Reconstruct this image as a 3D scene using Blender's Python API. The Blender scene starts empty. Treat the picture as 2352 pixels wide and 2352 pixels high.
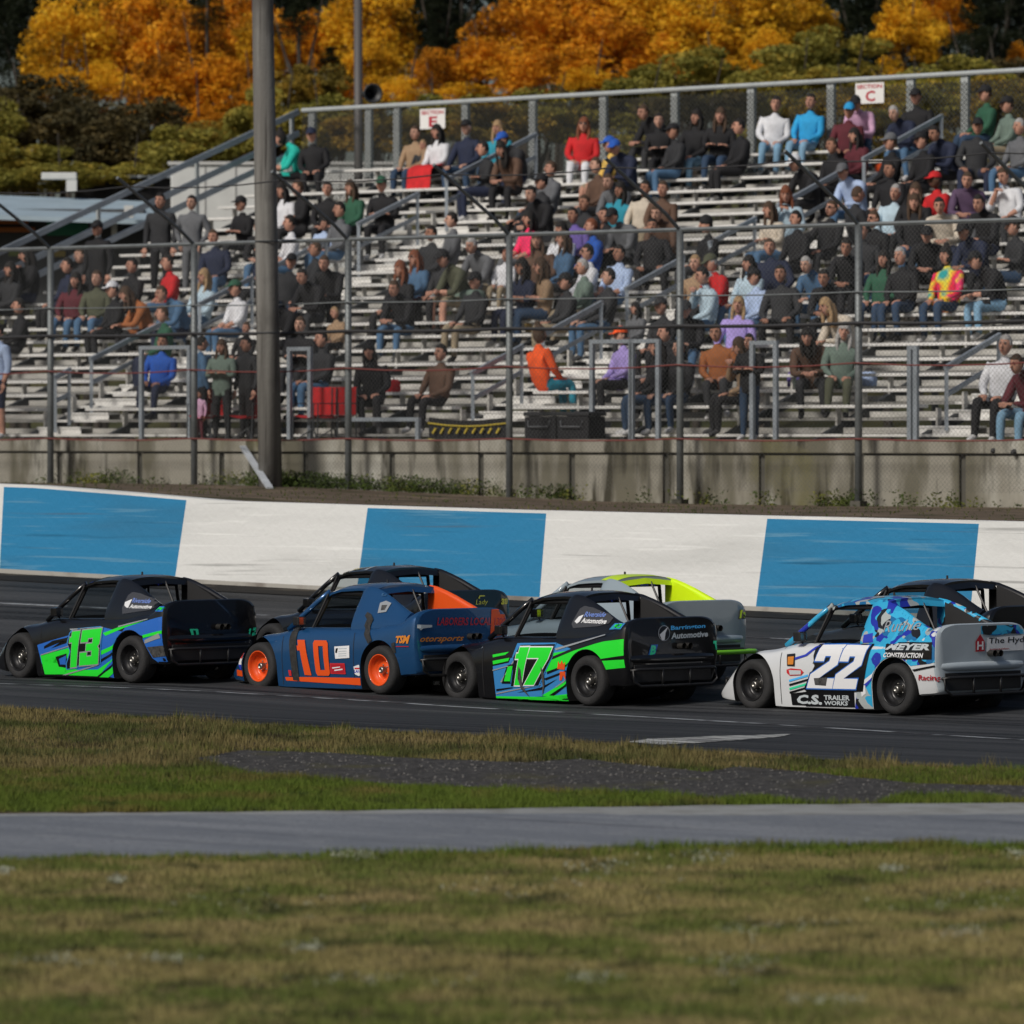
import bpy, bmesh, math, random
import numpy as np
from mathutils import Vector, Matrix
from mathutils.bvhtree import BVHTree
R = math.radians
rng = random.Random(7)
nr = np.random.RandomState(11)
S = bpy.context.scene
C = S.collection

# ---------------------------------------------------------------- camera, light, exposure
F = 13020.0; HZ = 1000.0; CAMZ = 2.76           # focal length in photo pixels, horizon row, eye height
cam = bpy.data.objects.new('camera', bpy.data.cameras.new('camera')); C.objects.link(cam)
cam.location = (0, 0, CAMZ); cam.rotation_euler = (R(90), 0, 0)
cd = cam.data; cd.sensor_width = 36; cd.lens = F/2352*36; cd.shift_y = -(1176-HZ)/2352
cd.clip_start = 0.5; cd.clip_end = 2500
cd.dof.use_dof = True; cd.dof.focus_distance = 59.5; cd.dof.aperture_fstop = 2.8
S.camera = cam
SUN_EL, SUN_AZ = R(38), R(-140)                   # azimuth measured clockwise from +Y
w = bpy.data.worlds.new('World'); S.world = w; w.use_nodes = True
nt = w.node_tree; bg = nt.nodes['Background']
sky = nt.nodes.new('ShaderNodeTexSky'); sky.sky_type = 'NISHITA'; sky.sun_disc = False
sky.sun_elevation = SUN_EL; sky.sun_rotation = SUN_AZ; sky.dust_density = 3.0; sky.air_density = 1.0
nt.links.new(sky.outputs[0], bg.inputs[0]); bg.inputs[1].default_value = 0.055
sl = bpy.data.lights.new('sun', 'SUN'); sl.energy = 2.8; sl.angle = R(12); sl.color = (1.0, .95, .88)
so = bpy.data.objects.new('sun', sl); C.objects.link(so)
d = Vector((math.sin(SUN_AZ)*math.cos(SUN_EL), math.cos(SUN_AZ)*math.cos(SUN_EL), math.sin(SUN_EL)))
so.rotation_euler = d.to_track_quat('Z', 'Y').to_euler(); so.location = d*100
S.view_settings.view_transform = 'Standard'; S.view_settings.look = 'None'
S.view_settings.exposure = -0.08; S.view_settings.gamma = 1; S.view_settings.use_curve_mapping = False

# ---------------------------------------------------------------- frames
CU, SU = math.cos(R(40)), math.sin(R(40))
def W(u, v, z): return (CU*u+SU*v, -SU*u+CU*v, z)       # u runs along the track to the right, v outward
def UV(X, Y): return (CU*X-SU*Y, SU*X+CU*Y)
def P(x, y, Y): return ((x-1176)/F*Y, Y, CAMZ+(HZ-y)/F*Y)
def onv(x, v):                                          # point of the line v seen in photo column x
    k = (x-1176)/F; Y = v/(SU*k+CU); X = k*Y
    return X, Y, UV(X, Y)[0]
def uat(x, v): return onv(x, v)[2]

def sstep(a, b, t):
    t = min(1, max(0, (t-a)/(b-a))); return t*t*(3-2*t)
def lerp(a, b, t): return a+(b-a)*t
def pw(x, pts):
    if x <= pts[0][0]: return pts[0][1]
    for (a, A), (b, B) in zip(pts, pts[1:]):
        if x <= b: return lerp(A, B, (x-a)/(b-a))
    return pts[-1][1]
WALLB = [(-75, 1.35), (-53.8, .876), (-45.3, .69), (-37.9, .577), (-25, .5)]
WALLT = [(-75, 2.5), (-53.8, 2.09), (-52, 2.0), (-50.3, 1.905), (-45.3, 1.83), (-37.9, 1.76), (-25, 1.68)]
def zg(X, Y):
    u, v = UV(X, Y)
    near = (-.015-.075*sstep(-43.5, -37.5, u))*sstep(38, 44, v)
    if v < 46.2: return near
    if v < 54.1: return near + (pw(u, WALLB)-near)*((v-46.2)/7.9)**1.45
    if v < 54.35: return pw(u, WALLB)
    top = pw(u, WALLT)-.05
    if v < 66: return lerp(top, 1.74+.25*sstep(-50, -62, u), min(1, (v-54.35)/9))
    if v < 90: return 1.74
    return 1.74 + min(9.5, (v-90)*.17)

# ---------------------------------------------------------------- materials
MATS = {}
def mat(name, col, rough=.7, metal=0, var=0, scale=4, coat=0, bump=0, bscale=60, stretch=(1,1,1), col2=None, spec=.5):
    if name in MATS: return MATS[name]
    m = bpy.data.materials.new(name); m.use_nodes = True; n = m.node_tree.nodes; l = m.node_tree.links
    p = n['Principled BSDF']; p.inputs['Roughness'].default_value = rough; p.inputs['Metallic'].default_value = metal
    p.inputs['Base Color'].default_value = (*col, 1); p.inputs['Coat Weight'].default_value = coat
    p.inputs['Coat Roughness'].default_value = .04; p.inputs['Specular IOR Level'].default_value = spec
    if var or bump or col2:
        tc = n.new('ShaderNodeTexCoord'); mp = n.new('ShaderNodeMapping'); mp.inputs['Scale'].default_value = stretch
        l.new(tc.outputs['Object'], mp.inputs[0])
    if var or col2:
        no = n.new('ShaderNodeTexNoise'); no.inputs['Scale'].default_value = scale; no.inputs['Detail'].default_value = 6
        no.inputs['Roughness'].default_value = .65
        l.new(mp.outputs[0], no.inputs[0])
        cr = n.new('ShaderNodeValToRGB'); cr.color_ramp.elements[0].position = .32; cr.color_ramp.elements[1].position = .68
        c2 = col2 if col2 else tuple(min(1, c*(1+var)) for c in col)
        c1 = col if col2 else tuple(c*(1-var) for c in col)
        cr.color_ramp.elements[0].color = (*c1, 1); cr.color_ramp.elements[1].color = (*c2, 1)
        l.new(no.outputs[0], cr.inputs[0]); l.new(cr.outputs[0], p.inputs['Base Color'])
    if bump:
        nb = n.new('ShaderNodeTexNoise'); nb.inputs['Scale'].default_value = bscale; nb.inputs['Detail'].default_value = 4
        l.new(mp.outputs[0], nb.inputs[0]); b = n.new('ShaderNodeBump'); b.inputs['Strength'].default_value = bump
        b.inputs['Distance'].default_value = .02; l.new(nb.outputs[0], b.inputs['Height']); l.new(b.outputs[0], p.inputs['Normal'])
    MATS[name] = m; return m

def ramp_mat(name, layers, rough=.95, bump=0, bscale=30):
    """layers: base colour then (colour, noise scale, low, high, stretch) mixed on top, in world-sized object space"""
    m = bpy.data.materials.new(name); m.use_nodes = True; n = m.node_tree.nodes; l = m.node_tree.links
    p = n['Principled BSDF']; p.inputs['Roughness'].default_value = rough; p.inputs['Specular IOR Level'].default_value = .25
    g = n.new('ShaderNodeNewGeometry')
    cur = None
    base = layers[0]
    for i, (c, sc, lo, hi, st) in enumerate(layers[1:]):
        mp = n.new('ShaderNodeMapping'); mp.vector_type = 'TEXTURE'; mp.inputs['Scale'].default_value = tuple(1/q for q in st); mp.inputs['Location'].default_value = (i*7.3, i*3.1, i*11.7)
        mp.inputs['Rotation'].default_value = (0, 0, R(-40) if st != (1,1,1) else 0)
        l.new(g.outputs['Position'], mp.inputs[0])
        no = n.new('ShaderNodeTexNoise'); no.inputs['Scale'].default_value = sc; no.inputs['Detail'].default_value = 5
        l.new(mp.outputs[0], no.inputs[0])
        mr = n.new('ShaderNodeMapRange'); mr.inputs['From Min'].default_value = lo; mr.inputs['From Max'].default_value = hi
        l.new(no.outputs[0], mr.inputs[0])
        mx = n.new('ShaderNodeMix'); mx.data_type = 'RGBA'
        l.new(mr.outputs[0], mx.inputs[0])
        if cur is None: mx.inputs[6].default_value = (*base, 1)
        else: l.new(cur, mx.inputs[6])
        mx.inputs[7].default_value = (*c, 1); cur = mx.outputs[2]
    l.new(cur, p.inputs['Base Color'])
    if bump:
        nb = n.new('ShaderNodeTexNoise'); nb.inputs['Scale'].default_value = bscale; nb.inputs['Detail'].default_value = 5
        l.new(g.outputs['Position'], nb.inputs[0]); b = n.new('ShaderNodeBump'); b.inputs['Strength'].default_value = bump
        b.inputs['Distance'].default_value = .03; l.new(nb.outputs[0], b.inputs['Height']); l.new(b.outputs[0], p.inputs['Normal'])
    MATS[name] = m; return m

# ---------------------------------------------------------------- object helpers
def tag(o, label=None, cat=None, group=None, kind=None):
    if label: o['label'] = label
    if cat: o['category'] = cat
    if group: o['group'] = group
    if kind: o['kind'] = kind
    return o
def empty(name, loc, rz=0):
    o = bpy.data.objects.new(name, None); C.objects.link(o); o.location = loc; o.rotation_euler = (0, 0, rz)
    o.empty_display_size = .2; return o
def link(name, me, parent=None, loc=None):
    o = bpy.data.objects.new(name, me); C.objects.link(o)
    if parent: o.parent = parent
    if loc is not None: o.location = loc
    return o
class MB:
    """collects shapes; build() links them as one mesh object"""
    def __init__(s): s.v = []; s.f = []; s.m = []
    def add(s, V, Fc, mi=0):
        o = len(s.v); s.v += [tuple(p) for p in V]; s.f += [tuple(i+o for i in f) for f in Fc]; s.m += [mi]*len(Fc)
    def box(s, c, d, rz=0, mi=0, rot=None):
        x, y, z = (k/2 for k in d)
        V = [Vector((a*x, b*y, e*z)) for a in (-1,1) for b in (-1,1) for e in (-1,1)]
        M = rot if rot else Matrix.Rotation(rz, 3, 'Z')
        V = [M@p+Vector(c) for p in V]
        s.add(V, [(0,1,3,2),(4,6,7,5),(0,4,5,1),(2,3,7,6),(0,2,6,4),(1,5,7,3)], mi)
    def ubox(s, u0, u1, v0, v1, z0, z1, mi=0):
        V = [W(a, b, c) for a in (u0, u1) for b in (v0, v1) for c in (z0, z1)]
        s.add(V, [(0,1,3,2),(4,6,7,5),(0,4,5,1),(2,3,7,6),(0,2,6,4),(1,5,7,3)], mi)
    def bar(s, a, b, wd, ht=None, mi=0):
        a = Vector(a); b = Vector(b); ht = ht or wd; t = (b-a)
        if t.length < 1e-6: return
        q = t.normalized(); up = Vector((0,0,1)) if abs(q.z) < .95 else Vector((1,0,0))
        sd = q.cross(up).normalized()*wd/2; up2 = sd.cross(q).normalized()*ht/2
        V = [p+i*sd+j*up2 for p in (a, b) for i, j in ((-1,-1),(1,-1),(1,1),(-1,1))]
        s.add(V, [(0,3,2,1),(4,5,6,7),(0,1,5,4),(1,2,6,5),(2,3,7,6),(3,0,4,7)], mi)
    def tube(s, pts, r, n=8, mi=0, closed=False, cap=True):
        pts = [Vector(p) for p in pts]; rr = r if hasattr(r, '__len__') else [r]*len(pts)
        o = len(s.v); N = len(pts)
        for i, p in enumerate(pts):
            a = pts[i-1] if (i or closed) else p; b = pts[(i+1) % N] if (i < N-1 or closed) else p
            q = (b-a).normalized(); up = Vector((0,0,1)) if abs(q.z) < .9 else Vector((1,0,0))
            s1 = q.cross(up).normalized(); s2 = s1.cross(q).normalized()
            for k in range(n):
                t = 2*math.pi*k/n; s.v.append(tuple(p+rr[i]*(math.cos(t)*s1+math.sin(t)*s2)))
        for i in range(N if closed else N-1):
            j = (i+1) % N
            for k in range(n):
                s.f.append((o+i*n+k, o+i*n+(k+1)%n, o+j*n+(k+1)%n, o+j*n+k)); s.m.append(mi)
        if cap and not closed:
            s.f.append(tuple(o+k for k in range(n))[::-1]); s.f.append(tuple(o+(N-1)*n+k for k in range(n))); s.m += [mi]*2
    def lathe(s, prof, n=32, axis='y', c=(0,0,0), mi=0):
        o = len(s.v); m = len(prof)
        for k in range(n):
            t = 2*math.pi*k/n
            for (r, h) in prof:
                s.v.append((c[0]+r*math.cos(t), c[1]+h, c[2]+r*math.sin(t)) if axis == 'y' else (c[0]+r*math.cos(t), c[1]+r*math.sin(t), c[2]+h))
        for k in range(n):
            for i in range(m-1):
                a, b = o+k*m+i, o+((k+1) % n)*m+i
                s.f.append((a, a+1, b+1, b)); s.m.append(mi)
    def ell(s, c, r, n=10, m=7, mi=0, fn=None):
        o = len(s.v)
        for j in range(m+1):
            ph = math.pi*j/m
            for i in range(n):
                t = 2*math.pi*i/n; p = Vector((math.sin(ph)*math.cos(t), math.sin(ph)*math.sin(t), math.cos(ph)))
                if fn: p = fn(p)
                s.v.append((c[0]+p[0]*r[0], c[1]+p[1]*r[1], c[2]+p[2]*r[2]))
        for j in range(m):
            for i in range(n):
                s.f.append((o+j*n+i, o+j*n+(i+1)%n, o+(j+1)*n+(i+1)%n, o+(j+1)*n+i)); s.m.append(mi)
    def build(s, name, mats, parent=None, world=None, smooth=False, org=None, bevel=0):
        """world=(x,y,z): vertices are world coordinates, move the origin (or the parent's) there"""
        V = np.array(s.v, dtype=float).reshape(-1, 3)
        if world is not None: V = V-np.array(world)
        me = bpy.data.meshes.new(name); me.from_pydata(V.tolist(), [], s.f); me.update()
        if not isinstance(mats, (list, tuple)): mats = [mats]
        for m in mats: me.materials.append(m)
        if len(mats) > 1: me.polygons.foreach_set('material_index', s.m)
        bm = bmesh.new(); bm.from_mesh(me); bmesh.ops.recalc_face_normals(bm, faces=bm.faces); bm.to_mesh(me); bm.free()
        if smooth: me.polygons.foreach_set('use_smooth', [True]*len(me.polygons))
        o = link(name, me, parent, world if (world is not None and parent is None) else None)
        if bevel:
            bv = o.modifiers.new('b', 'BEVEL'); bv.width = bevel; bv.segments = 2; bv.limit_method = 'ANGLE'
        return o
def fastmesh(name, V, nper, matl):
    """V (n*nper,3) array, every face has nper own vertices"""
    V = np.asarray(V, dtype=np.float32).reshape(-1, 3); n = len(V)//nper
    me = bpy.data.meshes.new(name); me.vertices.add(len(V)); me.vertices.foreach_set('co', V.ravel())
    me.loops.add(len(V)); me.loops.foreach_set('vertex_index', np.arange(len(V), dtype=np.int32))
    me.polygons.add(n); me.polygons.foreach_set('loop_start', np.arange(0, len(V), nper, dtype=np.int32))
    me.update(calc_edges=True); me.validate()
    me.materials.append(matl); return me
# ================================================================ SETTING
M_ground = ramp_mat('ground_soil', [(.055,.042,.020), ((.040,.055,.013), .5, .45, .6, (1,1,1)), ((.085,.062,.030), 1.7, .5, .7, (1,1,1))], bump=.6, bscale=14)
M_dirt = ramp_mat('bank_dirt', [(.10,.075,.052), ((.17,.13,.09), 1.2, .5, .65, (1,1,1)), ((.05,.045,.02), .8, .55, .66, (1,1,1))], bump=.8, bscale=9)
M_track = ramp_mat('track_asphalt', [(.028,.030,.033), ((.062,.064,.068), 1.0, .45, .65, (.10,1.8,1)), ((.009,.010,.012), 1.5, .50, .62, (.07,2.6,1)), ((.09,.09,.092), 2.6, .62, .74, (.10,4,1)), ((.035,.037,.04), 18, .5, .7, (1,1,1))], rough=.8, bump=.25, bscale=70)
M_road = ramp_mat('road_asphalt', [(.155,.17,.195), ((.215,.23,.255), 1.1, .45, .7, (.35,1.5,1)), ((.085,.095,.115), 1.3, .58, .70, (.15,3,1)), ((.26,.27,.28), 5, .58, .7, (.5,2,1)), ((.11,.12,.14), 22, .5, .7, (1,1,1))], rough=.85, bump=.25, bscale=60)
M_shoulder = ramp_mat('road_shoulder', [(.27,.28,.28), ((.18,.18,.17), 3, .45, .7, (1,1,1))], bump=.4)
M_gravel = ramp_mat('gravel', [(.042,.040,.039), ((.11,.105,.10), 14, .5, .66, (1,1,1)), ((.028,.026,.024), 6, .52, .66, (1,1,1)), ((.07,.065,.03), 1.1, .58, .7, (1,1,1))], bump=1.0, bscale=22)
M_hill = ramp_mat('hill_undergrowth', [(.05,.055,.018), ((.09,.08,.025), .3, .45, .65, (1,1,1)), ((.02,.016,.008), .6, .5, .7, (1,1,1))], bump=1)

def sheet(name, us, vs, zoff, m, zf=zg):
    g = [[W(u, v, 0) for v in vs] for u in us]
    V = [(x, y, zf(x, y)+zoff) for row in g for (x, y, _) in row]; n = len(vs)
    Fc = [(i*n+j, i*n+j+1, (i+1)*n+j+1, (i+1)*n+j) for i in range(len(us)-1) for j in range(n-1)]
    b = MB(); b.add(V, Fc); return tag(b.build(name, m, smooth=True), kind='structure')
us = [-900,-400,-200,-120]+[-95+i*1.0 for i in range(86)]+[0,40,150,400,900]
gv = [-300,-100,-30,0]+[10+i*1.2 for i in range(24)]+[38.8+i*.5 for i in range(11)]+[44.4+i*.6 for i in range(17)]+[54.3]
sheet('ground', us, gv, 0, M_ground)
sheet('dirt_bank', us, [54.36,54.8]+[55.3+i for i in range(11)]+[66.2,70,80,90], 0, M_dirt)
sheet('hillside', us, [89.9,95,100,110,120,135,150,200,400,1500], 0, M_hill)
# racing surface, edge irregular
def edge_v(u): return pw(u, [(-80,41.5),(-42.5,41.2),(-38,40.3),(-33.5,39.7),(-28,38.4),(-20,37.5),(0,37)]) + .10*math.sin(u*3.1)+.07*math.sin(u*7.7+1)
tv = [0,.12,.25,.5]+[.5+i*.5 for i in range(1,29)]
tu = [-900,-400,-200,-120]+[-95+i*.5 for i in range(172)]+[0,40,150,400]
V = []; 
for u in tu:
    e = edge_v(u); 
    for t in np.linspace(0, 1, 34):
        x, y, _ = W(u, lerp(e, 54.12, t), 0); V.append((x, y, zg(x, y)+.012))
b = MB(); b.add(V, [(i*34+j, i*34+j+1, (i+1)*34+j+1, (i+1)*34+j) for i in range(len(tu)-1) for j in range(33)])
tag(b.build('track', M_track, smooth=True), kind='structure')
# painted lines on the track
M_line = ramp_mat('worn_line_paint', [(.30,.32,.34), ((.05,.05,.055), 2.6, .44, .58, (1,1,1))], rough=.8)
M_grime = ramp_mat('rubber_grime', [(.012,.011,.010), ((.10,.085,.065), 2.2, .58, .72, (.4,2,1))])
def line(name, pts, wd, off=.016):
    V = []; N = 60
    for i in range(N*2+1):
        u = lerp(pts[0][0], pts[-1][0], i/(2*N)); v = pw(u, pts)
        for sgn in (-.5, .5):
            x, y, _ = W(u, v+sgn*wd, 0); V.append((x, y, zg(x, y)+off))
    b = MB(); b.add(V, [(2*i, 2*i+1, 2*i+3, 2*i+2) for i in range(2*N)]); return tag(b.build(name, M_grime if 'grime' in name else M_line), kind='structure')
line('wall_grime', [(-80,53.86),(-10,53.86)], .42, .022)
line('lane_line', [(-80,44.2),(-44.9,44.62),(-42,44.9),(-39.5,45.02),(-37,44.8),(-34,44.3),(-30.2,43.45),(-20,41)], .10)
line('lane_line', [(-80,52.2),(-50,52.2),(-44,52.3),(-30,52.2),(-10,52)], .07)
M_worn = ramp_mat('worn_white_paint', [(.42,.43,.42), ((.05,.05,.055), 2.6, .46, .6, (.5,3,1))], rough=.85)
def ground_poly(name, px, off, m, jag=.0, sub=1):
    """outline given by what the photo shows on the flat ground near the track"""
    pts = []
    for (x, y) in px:
        Y = F*CAMZ/(y-HZ); pts.append(((x-1176)/F*Y, Y))
    out = []
    for i in range(len(pts)):
        a, b_ = pts[i], pts[(i+1) % len(pts)]; L = math.dist(a, b_); k = max(1, int(L/.12)) if jag else 1
        for j in range(k):
            t = j/k; out.append((lerp(a[0], b_[0], t)+nr.uniform(-jag, jag), lerp(a[1], b_[1], t)+nr.uniform(-jag, jag)))
    bm = bmesh.new(); vs = [bm.verts.new((x, y, zg(x, y)+off)) for x, y in out]; f = bm.faces.new(vs)
    bmesh.ops.triangulate(bm, faces=[f]); bmesh.ops.recalc_face_normals(bm, faces=bm.faces)
    me = bpy.data.meshes.new(name); bm.to_mesh(me); bm.free(); me.materials.append(m)
    if me.polygons[0].normal.z < 0: me.flip_normals()
    return tag(link(name, me), kind='structure')
ground_poly('worn_paint_patch', [(1440,1704),(1490,1692),(1560,1688),(1640,1680),(1740,1675),(1815,1670),(1800,1678),(1740,1686),(1690,1692),(1600,1704),(1520,1710)], .018, M_worn, .02)
ROAD_T = [(-1500,1880),(0,1874),(600,1869),(1176,1862),(1700,1853),(2352,1849),(4000,1840)]
ROAD_B = [(-1500,1984),(0,1978),(600,1973),(1100,1966),(1500,1953),(1900,1946),(2352,1944),(4000,1938)]
def band(name, T, B, off, m):
    V = []; xs = list(range(-1500, 4001, 60))
    for x in xs:
        yt, yb = pw(x, T)+nr.uniform(-1.2, 1.2), pw(x, B)+nr.uniform(-1.6, 1.6)
        for t in (0, .33, .66, 1):
            y = lerp(yt, yb, t); Y = F*CAMZ/(y-HZ); X = (x-1176)/F*Y; V.append((X, Y, off))
    b = MB(); b.add(V, [(i*4+j, i*4+j+1, (i+1)*4+j+1, (i+1)*4+j) for i in range(len(xs)-1) for j in range(3)])
    return tag(b.build(name, m), kind='structure')
band('road_shoulder', [(x, y-3) for x, y in ROAD_T], [(x, y+26) for x, y in ROAD_T], .006, M_shoulder)
band('access_road', [(-1500,1882),(0,1877),(600,1873),(1176,1871),(1700,1875),(2352,1873),(4000,1869)], ROAD_B, .010, M_road)
GR1 = [(445,1744),(560,1724),(760,1730),(900,1740),(1200,1752),(1330,1744),(1500,1762),(1620,1774),(1700,1762),(1850,1774),(2100,1800),(2352,1806),(2800,1812),(2800,1848),(2352,1840),(2250,1830),(2080,1828),(2010,1846),(1850,1846),(1760,1834),(1640,1838),(1500,1824),(1200,1814),(900,1804),(560,1778)]
ground_poly('gravel_patch', GR1, .004, M_gravel, .05)

# ---- grass
def inside(px, py, poly):
    n = len(poly); r = np.zeros(len(px), bool)
    for i in range(n):
        x1, y1 = poly[i]; x2, y2 = poly[(i+1) % n]
        c = ((y1 > py) != (y2 > py)) & (px < (x2-x1)*(py-y1)/(y2-y1+1e-9)+x1); r ^= c
    return r
M_grass = ramp_mat('grass_blades', [(.26,.22,.085), ((.12,.145,.032), .8, .45, .56, (1,1,1)), ((.29,.225,.105), 1.1, .56, .70, (1,1,1)), ((.07,.12,.018), .8, .62, .74, (1,1,1)), ((.045,.05,.018), 2.6, .54, .68, (1,1,1)), ((.26,.20,.10), 6.0, .58, .72, (1,1,1))], rough=.8)
M_grass2 = ramp_mat('verge_grass_blades', [(.085,.125,.014), ((.13,.115,.028), 1.2, .5, .65, (1,1,1)), ((.03,.05,.01), 2.6, .55, .7, (1,1,1))], rough=.8)
def blades(name, ys, n, h, wd, m, x0=-300, x1=2650, skip=None, lean=.5, only=None, label='', cat='grass', clump=1.0):
    y = nr.uniform(0, 1, n); Ya, Yb = F*CAMZ/(ys[1]-HZ), F*CAMZ/(ys[0]-HZ)
    Y = np.sqrt(Ya**2+(Yb**2-Ya**2)*y); px = nr.uniform(x0, x1, n); X = (px-1176)/F*Y; py = HZ+F*CAMZ/Y
    keep = np.ones(n, bool)
    for s in (skip or []): keep &= ~inside(px, py, s)
    if only is not None: keep &= only(px, py, X, Y)
    X, Y = X[keep], Y[keep]; n = len(X)
    # clumpiness
    f = np.sin(X*2.3+np.sin(Y*1.7)*2)*np.sin(Y*2.9+np.sin(X*1.3)*2)
    f2 = np.sin(X*9+np.sin(Y*7)*2)*np.sin(Y*8+X*2)
    hh = h*(1+.30*f*clump+.30*f2*clump)*nr.uniform(.5, 1.2, n)
    Z = np.array([zg(a, b_) for a, b_ in zip(X, Y)])
    a = nr.uniform(0, 2*math.pi, n); dx, dy = np.cos(a)*wd, np.sin(a)*wd
    la = nr.uniform(0, 2*math.pi, n); ll = hh*nr.uniform(.1, lean, n)*1.2
    V = np.zeros((n, 3, 3)); V[:,0] = np.c_[X-dx, Y-dy, Z-.01]; V[:,1] = np.c_[X+dx, Y+dy, Z-.01]
    V[:,2] = np.c_[X+np.cos(la)*ll, Y+np.sin(la)*ll, Z+hh]
    o = link(name, fastmesh(name, V, 3, m)); return tag(o, label, cat, kind='stuff')
def midonly(px, py, X, Y):
    u = CU*X-SU*Y; v = SU*X+CU*Y
    e = np.array([edge_v(q) for q in u]); return v < e+.05
TOPR = [(-400,1868),(0,1868),(1176,1862),(2352,1848),(2800,1844)]
blades('field_grass', (1960, 2420), 240000, .042, .0045, M_grass, only=lambda px,py,X,Y: py > np.interp(px, [a for a,_ in ROAD_B], [c for _,c in ROAD_B])-2,
       label='dry mottled brown and green grass across the foreground', clump=.8)
M_verge = ramp_mat('verge_dry_blades', [(.16,.13,.05), ((.06,.07,.018), .7, .44, .58, (1,1,1)), ((.20,.155,.068), 1.3, .56, .68, (1,1,1)), ((.035,.028,.015), 2.2, .56, .68, (1,1,1)), ((.09,.12,.015), .9, .62, .72, (1,1,1))], rough=.8)
blades('track_verge_grass', (1600, 1800), 190000, .052, .0055, M_verge, skip=[GR1], only=midonly, label='brown and olive grass between track edge and gravel', clump=.9)
blades('road_verge_grass', (1770, 1866), 150000, .05, .0048, M_grass2, skip=[GR1], label='bright green grass strip along the far edge of the access road',
       only=lambda px,py,X,Y: py < np.interp(px, [a for a,_ in ROAD_T], [c for _,c in ROAD_T])-3)
blades('road_edge_grass', (1942, 1985), 30000, .055, .006, M_grass2, label='greener grass fringe along the near edge of the access road',
       only=lambda px,py,X,Y: (py > np.interp(px, [a for a,_ in ROAD_B], [c for _,c in ROAD_B])-4)&(py < np.interp(px, [a for a,_ in ROAD_B], [c for _,c in ROAD_B])+12+16*np.clip((px-900)/1400,0,1)))
# taller tufts on the track verge
def tuft_only(px, py, X, Y):
    k = np.sin(X*1.9+.4)+np.sin(X*4.3+1.7)
    return midonly(px, py, X, Y) & (k > .35)
blades('tall_verge_tufts', (1640, 1775), 34000, .105, .0055, M_verge, skip=[GR1], only=tuft_only, label='taller dry grass tufts on the hump beside the track', clump=.9)
# pale flower heads in the field
M_flower = mat('pale_flower', (.34,.36,.28), .9)
cl = [(150,2230,120,10),(700,2200,40,8),(850,2275,200,10),(1700,2240,70,30),(1800,2150,120,18),(1350,2270,60,16),(1400,2010,110,22),(820,1985,70,6),(2050,2015,26,6),(380,2225,60,6),(1900,2320,90,14),(2200,2165,60,12),(560,2100,260,30),(1240,2060,200,25),(2180,2100,160,40),(10,2020,12,4),(270,2040,14,5),(2330,1980,30,8),(1620,1985,60,10)]
V = []
for (cx, cy, rx, ry) in cl:
    for k in range(34 if rx < 150 else 24):
        x, y = cx+nr.normal(0, rx*.55), cy+nr.normal(0, ry*.6); Y = F*CAMZ/(y-HZ); X = (x-1176)/F*Y
        for q in range(nr.randint(3, 8)):
            c = np.array([X+nr.normal(0,.018), Y+nr.normal(0,.03), nr.uniform(.045,.075)]); r_ = nr.uniform(.003,.007)
            a, b_ = nr.normal(size=3), nr.normal(size=3); a /= np.linalg.norm(a); b_ -= a*a.dot(b_); b_ /= np.linalg.norm(b_)
            V += [c+a*r_, c+b_*r_, c-a*r_, c-b_*r_]
tag(link('white_flowers', fastmesh('white_flowers', np.array(V), 4, M_flower)), 'small pale flower heads scattered in the foreground grass', 'wildflowers', kind='stuff')
# stones on the gravel
b = MB()
for k in range(2600):
    x, y = nr.uniform(460, 2700), nr.uniform(1725, 1856)
    if not inside(np.array([x]), np.array([y]), GR1)[0]: continue
    Y = F*CAMZ/(y-HZ); X = (x-1176)/F*Y; r_ = nr.uniform(.005,.016); sq = nr.uniform(.6,1.1)
    b.ell((X, Y, r_*.3), (r_, r_*sq, r_*.7), 5, 3)
tag(b.build('gravel_stones', mat('stone', (.12,.115,.11), .9, var=.6, scale=3)), 'dark loose stones lying on the gravel patch', 'stones', kind='stuff')

# ---- painted track wall
bl, wh = (.026,.205,.40), (.68,.69,.68)
def wallpaint(name, c, dirt, scr):
    return ramp_mat(name, [c, (dirt, .8, .50, .80, (.35,3,2.5)), (scr, 2.4, .58, .70, (.22,2,7)), (tuple(k*.55 for k in c), 1.9, .62, .74, (.18,2,6)), ((.10,.10,.10), 1.3, .66, .76, (.12,2,7))], rough=.6, bump=.25, bscale=12)
M_wb = wallpaint('wall_blue_paint', bl, (.035,.15,.27), (.10,.27,.42)); M_ww = wallpaint('wall_white_paint', wh, (.52,.53,.52), (.78,.79,.78))
M_wc = ramp_mat('wall_bare_concrete', [(.36,.35,.32), ((.20,.18,.16), 2, .5, .7, (1,1,1))])
bx = [(-2600,-2640),(-1900,-1930),(-1200,-1225),(-820,-840),(-400,-412),(8,2),(428,404),(844,822),(1254,1242),(1762,1738),(2248,2230),(2760,2740),(3300,3280),(3900,3880)]
wt = tag(empty('track_wall', W(-45, 54.2, pw(-45, WALLB))), 'curved concrete track wall painted in blue and white blocks', 'wall')
b = MB()
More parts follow.
